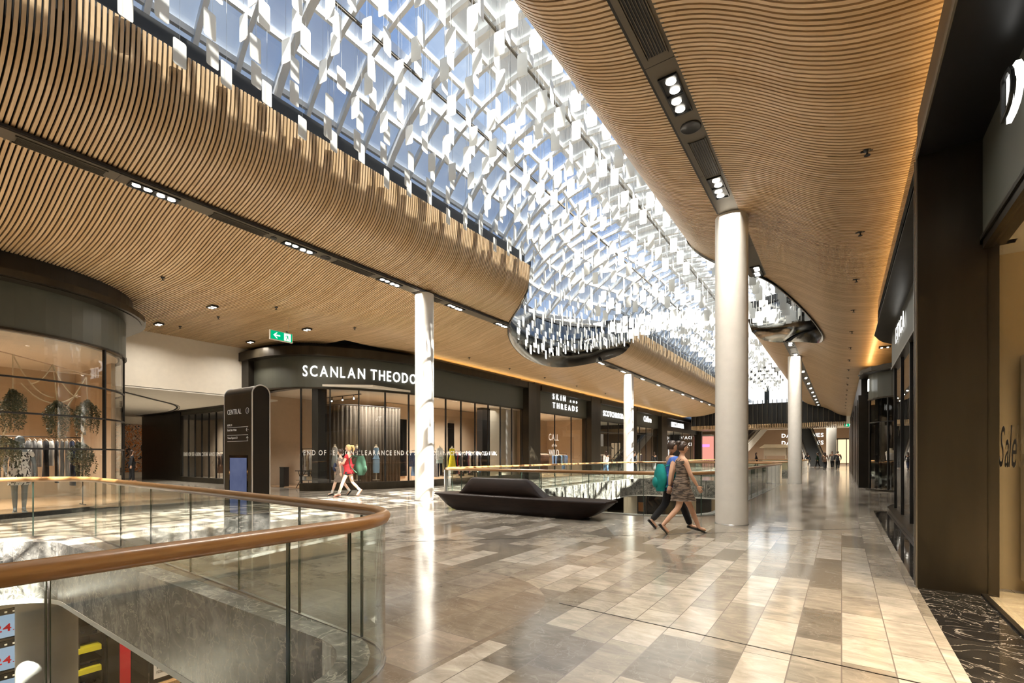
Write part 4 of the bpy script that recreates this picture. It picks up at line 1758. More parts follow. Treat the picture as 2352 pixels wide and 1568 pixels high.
# ---- shells of the left shops
mb = MB()
mb.box(-21.7, -21.55, 11.6, 24.3, 0, 5.6)       # back of the corner fashion shop
mb.box(-21.55, -15.5, 24.3, 24.5, 0, 5.6)
struct(mb.build('wall_fashion_shop', M['beige']), 'beige inner wall of the corner fashion shop', 'wall')
mb = MB()
mb.box(-19.6, -19.4, 24.6, 33.2, 0, 5.6)
mb.box(-19.5, -15.35, 33.15, 33.3, 0, 5.6)
struct(mb.build('wall_bright_shop', M['beige']), 'warm beige wall inside the SKIN AND THREADS window', 'wall')
mb = MB()
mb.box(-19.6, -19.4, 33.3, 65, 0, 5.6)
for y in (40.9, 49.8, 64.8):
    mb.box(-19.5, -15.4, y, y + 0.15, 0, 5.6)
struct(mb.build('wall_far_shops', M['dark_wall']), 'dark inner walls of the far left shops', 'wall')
mb = MB()
mb.prism([[(-15.4, 12.6), (-15.4, 65), (-22, 65), (-22, 11.3), (-17, 11.3)]], 4.12, 4.2)
struct(mb.build('ceiling_left_shops', M['ceil_white']), 'white ceiling inside the left hand shops', 'ceiling')
mb = MB()
mb.prism([[(p[0] - 0.1, p[1] - 0.1) for p in LS]], 4.15, 4.22)
struct(mb.build('ceiling_curved_shop', M['ceil_white']), 'white ceiling inside the curved corner shop', 'ceiling')
mb = MB()
mb.box(-21.7, -21.5, -5.5, 5.2, 0, 5.2)
mb.box(-21.7, -18.0, 5.02, 5.12, 0, 4.2)
struct(mb.build('wall_curved_shop', M['beige']), 'peach coloured back wall of the curved corner shop', 'wall')

# ---- right hand side: near shop with the Sale window
t = empty('shopfront', (0.66, 6.6, 0))
mb = MB()
mb.box(0.0, 0.48, 0.0, 0.30, 0, 4.57)
mb.box(0.48, 0.75, 0.0, 0.12, 3.5, 4.57)
mb.build('pier', M['bronze'], t)
mb = MB()
mb.box(-0.012, 0.0, 0.0, 0.02, 0, 4.57)
mb.box(-0.012, 0.0, 0.14, 0.16, 0, 4.57)
mb.build('bright_edge_strip', M['edge_metal'], t)
mb = MB()
mb.box(0.0, 0.6, -12, 0.0, 4.55, 4.95)
mb.build('soffit', M['black'], t)
mb = MB()
mb.box(-0.015, 0.0, -12, 0.02, 4.53, 4.60)
mb.build('soffit_edge_trim', M['channel'], t)
mb = MB()
mb.box(0.50, 0.58, -12, 0.0, 3.56, 4.55)
mb.build('fascia', M['fascia'], t)
mb = MB()
mb.box(0.48, 0.62, 0.0, 0.1, 0, 3.56)
mb.box(0.50, 0.66, -12, 0.0, 3.46, 3.56)
mb.box(0.48, 0.50, -12, 0.0, 3.54, 3.58)
mb.build('window_frame', M['bronze'], t)
mb = MB()
mb.box(0.53, 0.542, -12, 0.0, 0.01, 3.46)
mb.build('window_pane', M['shop_glass'], t)
mb = MB()
mb.box(0.49, 0.53, -12, 0.0, 0.0, 0.02)
mb.build('sill_trim', M['bronze_dark'], t)
PA = Path([(0.53, -0.2), (0.53, -3.0)])
mb = MB()
text_on(mb, 'Sale', PA, 0.36, 1.30, 0.36, gap=-0.01, off=0.02, depth=0.002, sx=0.62, shear=0.35)
mb.build('window_lettering', M['bronze_dark'], t)
PA = Path([(0.50, 0), (0.50, -6)])
mb = MB()
text_on(mb, 'D', PA, 1.30, 4.0, 0.36, off=0.08, depth=0.03, bold=0.01)
mb.build('sign_lettering', M['sign'], t)
mb = MB()
text_on(mb, 'D', PA, 1.31, 4.0, 0.35, off=0.12, depth=0.02, bold=-0.012)
mb.build('letter_face', M['black'], t)
tag(t, 'near dark bronze shopfront with brown Sale lettering on its window', 'shopfront')
mb = MB()
mb.box(1.28, 7, 7.05, 7.2, 0, 3.6)
mb.box(3.9, 4.0, -6, 7.05, 0, 3.6)
struct(mb.build('wall_sale_window', mat('sand_wall', (0.50, 0.40, 0.24), 0.7)), 'sand coloured wall inside the Sale window', 'wall')
mb = MB()
mb.box(1.24, 4.0, -6, 7.05, 3.50, 3.56)
struct(mb.build('ceiling_near_shop', M['ceil_white']), 'ceiling of the near shop', 'ceiling')
mb = MB()
for k in range(6):
    x = 1.52 + 0.24 * k
    mb.add([(x, 6.85, 0.12), (x + 0.08, 6.72, 0.12), (x + 0.24, 6.85, 0.12), (x, 7.04, 0.12), (x + 0.24, 7.04, 0.12),
            (x, 6.85, 2.42), (x + 0.08, 6.72, 2.34), (x + 0.24, 6.85, 2.42), (x, 7.04, 2.42), (x + 0.24, 7.04, 2.42)],
           [(0, 1, 6, 5), (1, 2, 7, 6), (5, 6, 7, 9, 8), (0, 3, 4, 2, 1), (0, 5, 8, 3), (2, 4, 9, 7), (3, 8, 9, 4)])
tag(mb.build('fluted_display_panel', mat('cream_fluted_board', (0.62, 0.52, 0.34), 0.6)), 'cream folded display panel standing behind the Sale window', 'display panel')

# ---- right second shop: ETICA
EP = round_corners([(1.12, 15.9), (1.12, 6.92)], 0)
ET = Path([(p.x, p.y) for p in smooth_path([(3.2, 17.4, 0), (2.2, 17.3, 0), (1.45, 16.7, 0), (1.15, 15.7, 0), (1.12, 14.6, 0), (1.12, 6.92, 0)], 0.3)])
t, Q = shopfront('shopfront', ET, 'glossy curved shopfront with glowing letters ETICA behind the bronze pier', 3.62, 4.5, 4.52, pane=1.6, plinth=0.08)
mb = MB()
text_on(mb, 'ETICA', Path([(0.0, 0.0), (0.0, -7)]), 0.0, 0.0, 0.34, gap=0.15, off=0.09, depth=0.006, bold=0.015)
o = mb.build('sign_lettering', M['sign'], t)
o.location = (1.12 - 3.2, 14.15 - 17.4, 3.98)
mb = MB()
CN = [(3.4, 15.4), (1.5, 15.35), (0.95, 14.95), (0.70, 14.2), (0.66, 13.2), (0.66, 6.62), (1.15, 6.62), (1.15, 14), (3.4, 14)]
mb.prism([[(x - 3.2, y - 17.4) for x, y in CN]], 4.55, 4.78)
mb.build('canopy', M['rim'], t)

# ---- right third shop and the dark run beyond
TP = Path([(p.x, p.y) for p in smooth_path([(3.6, 23.3, 0), (2.6, 23.05, 0), (1.8, 23.1, 0), (1.2, 23.5, 0), (0.95, 24.2, 0)][::1], 0.25)][::-1])
t, Q = shopfront('shopfront', TP, 'curved black glass shopfront with a white bust in its window', 3.66, 4.62, 4.66, pane=1.1, plinth=0.06, transoms=(2.7,))
mb = MB()
ap = [(3.6, 23.6), (3.6, 22.75), (2.6, 22.5), (1.7, 22.6), (0.95, 23.1), (0.62, 24.0), (0.62, 25.5), (1.6, 25.5)]
mb.prism([[(x - TP.p[0].x, y - TP.p[0].y) for x, y in ap]], 4.66, 4.82)
mb.build('canopy', M['bronze'], t)
for k, (ya, yb) in enumerate([(25.6, 26.6), (27.8, 29.2), (31, 33.5), (35, 38), (40, 44), (46, 51), (53, 57)]):
    mb = MB()
    mb.box(0.60, 1.27, ya, yb, 0, 3.99)
    o = mb.build('shop_pier', M['bronze_dark'])
    tag(o, ['dark bronze pier beside the bust window', 'second dark bronze pier beyond the bust window'][k] if k < 2 else 'dark bronze pier in the receding row along the right walkway', 'pier', None if k < 2 else 'far right piers')
mb = MB()
mb.box(0.70, 1.29, 25.6, 57.5, 4.0, 5.05)
o = mb.build('shop_header', M['bronze_dark'])
tag(o, 'long dark header over the far right shopfronts', 'shop header')
mb = MB()
mb.box(1.3, 1.36, 25, 62, 0, 4.0)
o = mb.build('shop_window', M['black_gloss'])
tag(o, 'dark reflective windows between the far right piers', 'shop window')
mb = MB()
mb.box(1.40, 1.46, 25.6, 57.5, 4.05, 5.3)
mb.box(1.4, 8.9, 18.2, 18.4, 0, 5.3)
mb.box(1.4, 8.9, 26.5, 26.6, 0, 5.3)
struct(mb.build('wall_right_shops', M['dark_wall']), 'dark walls inside the right hand shops', 'wall')
sign_ = MB()
text_on(sign_, 'mimi', Path([(0.66, 26.0), (0.66, 24.3)]), 0.5, 4.2, 0.3, gap=0.03, off=0.10, depth=0.02, bold=0.015) if False else sign_.box(0.86, 0.90, 23.55, 23.95, 3.95, 4.4)
tag(sign_.build('blade_sign', M['sign']), 'small square lit sign at the edge of the bust window shop', 'sign')

# ================================================================== FAR END
t = empty('footbridge', (-6, 58, 0))
mb = MB()
mb.box(-8.5, 6.4, 0.12, 4, 4.75, 7.0)
mb.build('balustrade_backing', M['black'], t)
mb = MB()
x = -8.4
while x < 6.4:
    mb.box(x - 0.03, x + 0.03, -0.05, 0.1, 4.85, 7.35)
    x += 0.46
mb.build('vertical_fins', M['channel'], t)
mb = MB()
x = -8.4
while x < 6.4:
    mb.box(x - 0.04, x + 0.04, -0.25, 4.2, 4.35, 4.75)
    x += 0.16
mb.build('timber_soffit', M['slat'], t)
mb = MB()
mb.box(-8.5, 6.4, 0, 4.1, 4.74, 4.80)
mb.build('deck', M['black'], t)
tag(t, 'black finned footbridge with a timber batten soffit crossing the far end of the mall', 'footbridge')
mb = MB()
mb.box(-22, 9, 62.0, 100, 5.6, 5.75)
struct(mb.build('ceiling_far_hall', M['ceil_white']), 'white ceiling of the far hall', 'ceiling')
mb = MB()
mb.box(-13, 1, 70.0, 70.2, 8.0, 11.2)
mb2 = mb.build('window_1', emit('daylit_far_window', (0.85, 0.93, 1.0), 1.6))
struct(mb2, 'bright daylit upper window beyond the footbridge', 'window')
mb = MB()
for x in (-12.6, -7.8, -3.0, 0.6):
    mb.box(x, x + 0.5, 66, 66.4, 5.75, 11.4)
mb.box(-13, 1, 66.0, 66.3, 10.3, 11.35)
tag(mb.build('portal_frame', mat('slate_steel', (0.045, 0.06, 0.065), 0.5)), 'dark slate steel portal above the footbridge', 'portal')
exit_sign((-4.9, 65.97, 10.6), 0, 'tiny green exit sign on the dark portal above the footbridge', 1.3, 0.1)
exit_sign((0.7, 72, 4.9), 0, 'tiny green exit sign at the end of the right walkway', 1.3, 0.35)


def escalator(a, b, w, lab):
    """inclined flight from a to b"""
    a, b = Vector(a), Vector(b)
    t = empty('escalator', a)
    d = b - a
    hd = Vector((d.x, d.y, 0)).normalized()
    sd = Vector((hd.y, -hd.x, 0))
    n = 34
    mb = MB()
    for i in range(n):
        p = d * ((i + 0.5) / n)
        mb.obox(p + Vector((0, 0, -0.15)), hd * (math.hypot(d.x, d.y) / n / 2), sd * (w / 2), Vector((0, 0, 0.15 + d.z / n / 2)))
    mb.build('steps', M['dark_step'], t)
    for s in (-1, 1):
        mb = MB()
        q = sd * (w / 2 + 0.06) * s
        mb.bar(q + Vector((0, 0, 0.1)), q + d + Vector((0, 0, 0.1)), 0.10, 0.35)
        mb.build('skirt', M['steel'], t)
        mb = MB()
        mb.bar(q + Vector((0, 0, 0.9)), q + d + Vector((0, 0, 0.9)), 0.09, 0.08)
        mb.build('handrail', M['black'], t)
        mb = MB()
        mb.bar(q + Vector((0, 0, 0.55)), q + d + Vector((0, 0, 0.55)), 0.012, 0.6)
        mb.build('glass_side', M['glass'], t)
        mb = MB()
        mb.bar(q * 1.15 + Vector((0, 0, -0.55)), q * 1.15 + d + Vector((0, 0, -0.55)), 0.06, 0.95)
        mb.build('white_cladding', M['white'], t)
    return tag(t, lab, 'escalator')


M['dark_step'] = mat('escalator_step_metal', (0.10, 0.105, 0.11), 0.4, 0.8)
escalator((-12.4, 64.2, 0), (-8.3, 79, 8.0), 1.3, 'escalator rising to the right on the left side of the far hall')
escalator((-2.4, 69, 0), (-5.5, 79, 7.9), 1.6, 'escalator with a crowd at its foot on the right side of the far hall')
mb = MB()
mb.box(-22, 9, 90.0, 90.2, 0, 5.6)
struct(mb.build('wall_end', mat('department_store_brown', (0.20, 0.13, 0.08), 0.6)), 'brown department store front closing the far hall', 'wall')
t = empty('department_store_sign', (-8.1, 89.98, 0))
for z in (3.1, 4.3):
    o = sign_text('sign_lettering', 'DAVID JONES', (0, -0.0), (7, 0.0), z, 0.6, M['sign'], t, center=False, gap=0.1, bold=0.015, off=0.02)
tag(t, 'glowing DAVID JONES lettering in two rows on the far store', 'sign')
M['warm_glow'] = emit('lit_shop_window', (1, 0.72, 0.42), 1.1)
M['pink_glow'] = emit('pink_shop_interior', (0.9, 0.36, 0.28), 0.8)
M['purple'] = emit('purple_neon', (0.55, 0.2, 0.9), 1.6)
for (x0, x1, z0, z1, mm, lab) in ((-1.5, 1.6, 0.3, 3.6, 'warm_glow', 'warm glowing shop window at the end of the right walkway'), (2.2, 4.0, 0.3, 3.6, 'warm_glow', 'second warm glowing window at the far right end')):
    t = empty('lit_shop_window', (x0, 82, 0))
    mb = MB()
    mb.box(0, x1 - x0, 0, 0.1, z0, z1)
    mb.build('glowing_pane', M[mm], t)
    mb = MB()
    for k in range(4):
        xx = k * (x1 - x0) / 3
        mb.box(xx - 0.05, xx + 0.05, -0.06, 0.0, 0, z1 + 0.15)
    mb.box(0, x1 - x0, -0.06, 0.12, z1, z1 + 0.2)
    mb.build('frame', M['bronze'], t)
    tag(t, lab, 'shop window')
t = empty('pink_shop', (-17.5, 66, 0))
mb = MB()
mb.box(0, 3.5, 1.5, 1.7, 0.0, 3.9)
mb.build('pink_back_wall', M['pink_glow'], t)
mb = MB()
mb.box(0.4, 3.0, 1.38, 1.48, 2.5, 2.85)
mb.build('purple_neon_band', M['purple'], t)
mb = MB()
mb.box(0, 3.5, 0, 1.7, 3.9, 4.1)
mb.build('white_soffit', M['white'], t)
tag(t, 'small pink lit shop at the far end of the left shopfronts', 'shop')
# kiosk
t = empty('kiosk', (-5.6, 56, 0))
mb = MB()
mb.box(-1.1, 1.1, -0.8, 0.8, 0, 1.0)
mb.build('counter', mat('kiosk_beige', (0.5, 0.40, 0.27), 0.6), t)
mb = MB()
mb.box(-1.0, 1.0, -0.7, 0.7, 1.35, 2.15)
for sx in (-1, 1):
    for sy in (-1, 1):
        mb.box(sx * 0.95 - 0.04, sx * 0.95 + 0.04, sy * 0.65 - 0.04, sy * 0.65 + 0.04, 1.0, 1.35)
mb.build('sign_box', mat('kiosk_cream', (0.6, 0.5, 0.36), 0.6), t)
mb = MB()
mb.plate([(-1.4, -1.0, 2.15), (1.4, -1.0, 2.15), (0.9, -1.0, 2.5), (-0.9, -1.0, 2.5)], (0, 2.0, 0))
mb.build('roof', mat('kiosk_roof', (0.62, 0.5, 0.32), 0.6), t)
tag(t, 'small beige kiosk with a hipped roof standing before the left escalator', 'kiosk')

# ================================================================== SHOP CONTENTS
def fab(name, c, var=0.12):
    return mat(name, c, 0.85, var=var, vscale=12)


CL = {'black': fab('black_cloth', (0.012, 0.012, 0.014)), 'navy': fab('navy_cloth', (0.02, 0.03, 0.07)), 'white': fab('white_cloth', (0.68, 0.67, 0.64)),
      'grey': fab('grey_cloth', (0.20, 0.20, 0.20)), 'blue': fab('light_blue_cloth', (0.22, 0.38, 0.56)), 'red': fab('red_cloth', (0.5, 0.03, 0.04)),
      'beige': fab('beige_cloth', (0.5, 0.38, 0.24)), 'brown': fab('brown_cloth', (0.13, 0.07, 0.04)), 'mauve': fab('mauve_cloth', (0.35, 0.16, 0.2)),
      'denim': fab('denim_cloth', (0.10, 0.18, 0.32)), 'yellow': fab('yellow_cloth', (0.78, 0.66, 0.02)), 'teal': fab('teal_cloth', (0.0, 0.23, 0.22)),
      'royal': fab('royal_blue_cloth', (0.06, 0.14, 0.48)), 'green': fab('green_bag_cloth', (0.018, 0.06, 0.032)), 'pink': fab('pink_cloth', (0.7, 0.15, 0.3))}
M['hanger'] = mat('pale_wood_hanger', (0.62, 0.48, 0.36), 0.5)


def spotted(name, base, spot, scale=14, thr=0.56, st=(1, 1, 0.45)):
    m, n, l, out = new_mat(name)
    p = n.new('ShaderNodeBsdfPrincipled')
    p.inputs['Roughness'].default_value = 0.85
    tc = n.new('ShaderNodeTexCoord')
    mp = n.new('ShaderNodeMapping')
    mp.inputs['Rotation'].default_value = (0.3, 0.6, 0.2)
    mp.inputs['Scale'].default_value = st
    nz = n.new('ShaderNodeTexNoise')
    nz.inputs['Scale'].default_value = scale
    nz.inputs['Detail'].default_value = 1
    r = n.new('ShaderNodeValToRGB')
    r.color_ramp.interpolation = 'CONSTANT'
    r.color_ramp.elements[0].color = (*base, 1)
    r.color_ramp.elements[1].position = thr
    r.color_ramp.elements[1].color = (*spot, 1)
    l.new(tc.outputs['Object'], mp.inputs['Vector'])
    l.new(mp.outputs['Vector'], nz.inputs['Vector'])
    l.new(nz.outputs['Fac'], r.inputs['Fac'])
    l.new(r.outputs['Color'], p.inputs['Base Color'])
    l.new(p.outputs['BSDF'], out.inputs['Surface'])
    return m


M['feather'] = spotted('black_on_white_print', (0.72, 0.70, 0.66), (0.02, 0.02, 0.02), 24, 0.55)
M['blue_print'] = spotted('navy_white_print', (0.02, 0.03, 0.12), (0.6, 0.62, 0.6), 11)
M['tweed'] = spotted('brown_ruffle_print', (0.22, 0.17, 0.13), (0.06, 0.045, 0.035), 16, 0.5, (0.5, 0.5, 3.2))


def garment_mb(kind, rng):
    """garment hanging edge-on: thin along local x (rail direction), wide along local y"""
    L = {'dress': 1.05, 'top': 0.68, 'coat': 1.15, 'trousers': 0.98}[kind] * rng.uniform(0.9, 1.08)
    w = rng.uniform(0.19, 0.23)
    th = rng.uniform(0.018, 0.03)
    mb = MB()
    rings = []
    N = 12
    prof = {'dress': [(0, 0.35), (0.03, 0.8), (0.12, 1.0), (0.35, 0.75), (0.7, 0.95), (1, 1.15)], 'top': [(0, 0.35), (0.05, 0.85), (0.2, 1.05), (0.6, 0.9), (1, 0.95)],
            'coat': [(0, 0.35), (0.04, 0.9), (0.15, 1.1), (0.5, 1.0), (1, 1.1)], 'trousers': [(0, 0.65), (0.1, 0.7), (0.5, 0.6), (1, 0.55)]}[kind]
    for (f, s_) in prof:
        ph = rng.uniform(0, 6)
        ring = []
        for k in range(N):
            a = 2 * PI * k / N
            ring.append(((th * math.sin(a)) * (1 + 0.5 * math.sin(3 * a + ph)) + 0.006 * math.sin(ph), w * s_ * math.cos(a), -0.10 - f * L))
        rings.append(ring)
    mb.loft(rings)
    return mb


def hanger_mb():
    mb = MB()
    mb.tube([(0, 0.20, -0.12), (0, 0.10, -0.075), (0, 0, -0.05), (0, -0.10, -0.075), (0, -0.20, -0.12)], 0.008, 6)
    mb.tube([(0, 0, -0.05), (0, 0, -0.01), (0, 0.018, 0.012), (0, 0.03, -0.005)], 0.003, 5)
    return mb


_gproto = {}


def clothes_rack(a, b, z, colors, kinds, lab, glab, n, seed, posts=True):
    rng = random.Random(seed)
    a, b = Vector((a[0], a[1], 0)), Vector((b[0], b[1], 0))
    d = (b - a)
    L = d.length
    u = d.normalized()
    rz = math.atan2(u.y, u.x)
    t = empty('clothes_rack', a, rz)
    mb = MB()
    mb.tube([(0, 0, z), (L, 0, z)], 0.012, 8)
    mb.build('rail', M['black'], t)
    if posts:
        for x in (0.0, L):
            mb = MB()
            mb.tube([(x, 0, 0.03), (x, 0, z)], 0.012, 8)
            mb.bar((x, -0.25, 0.045), (x, 0.25, 0.045), 0.025, 0.025)
            mb.build('post', M['black'], t)
    tag(t, lab, 'clothes rack')
    words = {'black': 'black', 'navy': 'navy', 'white': 'white', 'grey': 'grey', 'blue': 'light blue', 'red': 'red', 'beige': 'beige', 'brown': 'brown', 'mauve': 'mauve', 'denim': 'denim blue', 'pink': 'pink'}
    for i in range(n):
        c = rng.choice(colors)
        k = rng.choice(kinds)
        key = (c, k, rng.randint(0, 1))
        if key not in _gproto:
            o = garment_mb(k, rng).build('hanging_' + {'top': 'shirt', 'dress': 'dress', 'coat': 'coat', 'trousers': 'trousers'}[k], CL[c])
            hanger_mb().build('hanger', M['hanger'], o)
            _gproto[key] = o
        else:
            o = copy_tree(_gproto[key])
        p = a + u * (0.06 + (L - 0.12) * (i + 0.5) / n)
        o.location = (p.x, p.y, z + 0.0)
        o.rotation_euler = (0, 0, rz + rng.uniform(-0.12, 0.12))
        kw = {'top': 'shirt', 'dress': 'dress', 'coat': 'coat', 'trousers': 'pair of trousers'}[k]
        tag(o, '%s %s hanging on %s' % (words[c], kw, glab), 'garment', '%s %ss on %s' % (words[c], kw, glab))


def dress_form(loc, rz, lab, top, skirt=None, stand='linen', h=1.0, skirt_len=0.62, flare=1.2, plinth=0.0, neck=True, peplum=False, sleeves=False):
    """tailor's form: ivory torso on a pole, dressed"""
    t = empty('dress_form', loc, rz)
    z0 = plinth
    mb = MB()
    ell = lambda r, z, ry: [(r * math.cos(2 * PI * k / 20), ry * math.sin(2 * PI * k / 20), z0 + z) for k in range(20)]
    tors = [(0.155, 0.80, 0.105), (0.165, 0.90, 0.115), (0.14, 1.00, 0.095), (0.118, 1.08, 0.085), (0.135, 1.18, 0.10), (0.155, 1.27, 0.115), (0.16, 1.36, 0.10), (0.178, 1.42, 0.08), (0.15, 1.455, 0.065),
            (0.06, 1.475, 0.05), (0.047, 1.50, 0.045), (0.045, 1.56, 0.043)]
    mb.loft([ell(*q) for q in tors])
    mb.build('torso', M['linen'], t)
    mb = MB()
    mb.lathe((0, 0, z0), [(0.15, 0.035), (0.15, 0.05), (0.02, 0.06), (0.016, 0.8)], 20)
    mb.build('stand', M['linen'] if stand == 'linen' else M['black'], t)
    if top:
        mb = MB()
        g = 1.07
        rr = [(r * g, z, ry * g) for (r, z, ry) in tors[1:8]]
        if sleeves:
            rr = [(r * 1.12, z, ry * 1.15) for (r, z, ry) in tors[0:9]]
        mb.loft([ell(*q) for q in rr])
        if sleeves:
            for s in (-1, 1):
                mb.tube([(s * 0.16, 0, z0 + 1.40), (s * 0.23, 0, z0 + 1.2), (s * 0.25, 0.01, z0 + 0.92)], [0.06, 0.05, 0.055], 10)
        mb.build('bodice', top, t)
    if skirt:
        mb = MB()
        w = 0.125 if not peplum else 0.125
        rr = [(w, 1.08, 0.092), (0.165, 0.97, 0.12), (0.185, 0.86, 0.135), (0.185 * (1 + (flare - 1) * 0.5), 0.86 - skirt_len * 0.5, 0.14), (0.175 * flare, 0.86 - skirt_len + 0.1, 0.13 * flare)]
        if peplum:
            rr.insert(2, (0.225, 0.94, 0.155))
            rr.insert(3, (0.175, 0.93, 0.125))
        mb.loft([ell(*q) for q in rr])
        mb.build('skirt', skirt, t)
    return tag(t, lab, 'dress form')


# --- corner fashion shop: curtain, forms, racks, mirrors
mb = MB()
pts = []
A = [(-18.5, 12.4), (-17.9, 12.8), (-17.5, 13.3), (-17.2, 14.2), (-17.0, 15.5)]
cp = Path([(p.x, p.y) for p in smooth_path([(a, b, 0) for a, b in A], 0.2)])
n = 150
vs, fs = [], []
for i in range(n + 1):
    p, T = cp.at(cp.len * i / n)
    w_ = 0.055 * math.sin(i * 0.9) + 0.02 * math.sin(i * 2.3)
    q = p + Vector((T.y, -T.x)) * w_
    vs += [(q.x, q.y, 0.05), (q.x + 0.01 * math.sin(i), q.y, 1.8), (p.x + (q.x - p.x) * 0.7, p.y + (q.y - p.y) * 0.7, 3.55)]
for i in range(n):
    for k in range(2):
        fs.append((3 * i + k, 3 * i + 3 + k, 3 * i + 4 + k, 3 * i + 1 + k))
mb.add(vs, fs, 0, True)
o = mb.build('curtain', mat('taupe_curtain', (0.115, 0.09, 0.065), 0.7, var=0.25, vscale=3, stretch=(1, 1, 0.1)))
sd = o.modifiers.new('thickness', 'SOLIDIFY')
sd.thickness = 0.004
tag(o, 'tall taupe curtain hanging behind the dress forms in the corner fashion shop', 'curtain')
mb = MB()
mb.tube([(q.x, q.y, 3.58) for q in cp.p], 0.018, 8)
tag(mb.build('curtain_rail', M['black']), 'black curved curtain rail in the corner fashion shop', 'curtain rail')

dress_form((-17.25, 12.17, 0.3), -0.6, 'dress form in an ivory pale grey sleeveless dress, behind the walking girls', CL['white'], mat('pale_grey_dress', (0.42, 0.46, 0.45), 0.8), flare=1.0, skirt_len=0.35)
dress_form((-16.9, 13.0, 0.3), -0.7, 'dress form in a navy and white patterned outfit in the curved window', M['blue_print'], CL['navy'], flare=1.05, skirt_len=0.5)
dress_form((-16.4, 13.6, 0.3), -1.0, 'dress form in a light blue peplum dress in the curved window', mat('sky_blue_dress', (0.25, 0.40, 0.56), 0.8), mat('sky_blue_skirt', (0.25, 0.40, 0.56), 0.8), flare=0.98, skirt_len=0.62, peplum=True)
dress_form((-16.0, 17.1, 0.3), -1.4, 'dress form in a loose white blouse and pale skirt next to the yellow dress', CL['white'], mat('pale_aqua_skirt', (0.38, 0.48, 0.46), 0.8), flare=1.2, skirt_len=0.25, sleeves=True)
dress_form((-16.0, 18.0, 0.3), -1.4, 'dress form in a bright yellow flared dress', CL['yellow'], CL['yellow'], flare=1.9, skirt_len=0.55)
clothes_rack((-16.6, 15.8), (-16.6, 16.9), 1.62, ['black', 'navy', 'blue', 'white', 'denim'], ['dress', 'trousers', 'top'], 'clothes rack just left of the sunlit column in the corner fashion shop', 'the rack left of the sunlit column', 13, 3)
clothes_rack((-16.7, 17.4), (-16.7, 21.2), 1.62, ['white', 'black', 'white', 'grey', 'white', 'navy', 'black', 'mauve', 'white', 'black', 'red'], ['dress', 'top', 'coat', 'dress'], 'long clothes rack behind the yellow dress', 'the long rack behind the yellow dress', 38, 4)
clothes_rack((-20.9, 13.0), (-19.4, 13.0), 1.7, ['beige', 'brown', 'navy', 'black', 'white'], ['top', 'coat', 'dress'], 'clothes rack inside the shop entrance beside the directory pillar', 'the rack inside the entrance', 15, 5)
clothes_rack((-19.0, 12.1), (-18.2, 12.2), 1.55, ['beige', 'brown', 'white', 'black'], ['top'], 'short clothes rack left of the curtain', 'the short rack left of the curtain', 7, 6)
for (x0, y0, x1, y1, z0, z1, lab) in ((-20.9, 14.6, -19.7, 14.68, 1.75, 3.5, 'large black wall panel seen through the shop entrance'), (-19.2, 17.2, -19.12, 17.9, 0.3, 3.3, 'tall black mirror panel behind the white blouse form'),
                                      (-19.2, 19.4, -19.12, 20.0, 0.3, 3.3, 'tall black mirror panel in the middle of the long fashion window'), (-19.2, 21.2, -19.12, 21.7, 0.3, 3.3, 'tall black mirror panel right of the middle one'),
                                      (-18.4, 15.9, -18.32, 16.3, 0.3, 3.3, 'narrow black mirror panel close to the curtain edge')):
    mb = MB()
    mb.box(min(x0, x1), max(x0, x1), y0, y1, z0, z1)
    tag(mb.build('wall_mirror', M['black_gloss']), lab, 'mirror panel')
mb = MB()
mb.box(-19.35, -19.2, 16.6, 24.2, 0.03, 4.1)
struct(mb.build('wall_shop_partition', M['beige']), 'beige partition behind the long clothes rack', 'wall')
mb = MB()
mb.box(-21.5, -19.0, 14.7, 14.8, 0.03, 4.1)
struct(mb.build('wall_shop_entrance', M['beige']), 'beige wall seen through the fashion shop entrance', 'wall')
mb = MB()
mb.box(-17.3, -16.9, 21.6, 22.5, 0.03, 4.1)
tag(mb.build('dark_closet', M['black']), 'black lacquer closet unit right of the long clothes rack', 'closet')
mb = MB()
mb.strip([(-16.9, 22.3), (-16.5, 22.8), (-16.3, 23.6), (-16.3, 24.2)], 0.03, 4.1, -0.05, 0.05)
tag(mb.build('curved_screen', mat('pearl_screen', (0.48, 0.44, 0.36), 0.3, 0.3)), 'pearly grey curved screen at the right end of the long fashion window', 'screen')
t = empty('folding_table', (-18.3, 11.6, 0.03), 0.2)
mb = MB()
mb.box(-0.45, 0.45, -0.22, 0.22, 0.70, 0.73)
mb.build('table_top', M['black'], t)
for s in (-1, 1):
    for q in (-1, 1):
        mb = MB()
        mb.bar((s * 0.42, q * 0.2, 0), (s * 0.30, -q * 0.2, 0.70), 0.02, 0.02)
        mb.build('leg', M['black'], t)
mb = MB()
mb.box(-0.42, 0.42, -0.2, 0.2, 0.32, 0.335)
mb.build('shelf', M['black'], t)
tag(t, 'small black trestle table with crossed legs in the fashion shop window', 'table')
for k, (c, lab) in enumerate((('white', 'folded white knitwear on the lower shelf of the trestle table'), ('beige', 'folded beige knitwear on the lower shelf of the trestle table'))):
    mb = MB()
    for j in range(3):
        mb.box(-0.15, 0.15, -0.13, 0.13, j * 0.05, j * 0.05 + 0.045)
    o = mb.build('folded_clothes', CL[c], None, (-18.5 + 0.4 * k, 11.58 + 0.08 * k, 0.367), 0.2)
    tag(o, lab, 'folded clothes')
mb = MB()
mb.box(-0.16, 0.16, -0.12, 0.12, 0.0, 0.85)
mb.box(-0.17, 0.17, -0.13, 0.13, 0.85, 0.88)
tag(mb.build('security_pedestal', M['black'], None, (-20.2, 11.7, 0.0)), 'small black pedestal standing in the fashion shop entrance', 'pedestal')
mb = MB()
for k in range(9):
    mb.box(-0.75, 0.75, -0.3, 0.3, 0.0, 0.62)
    break
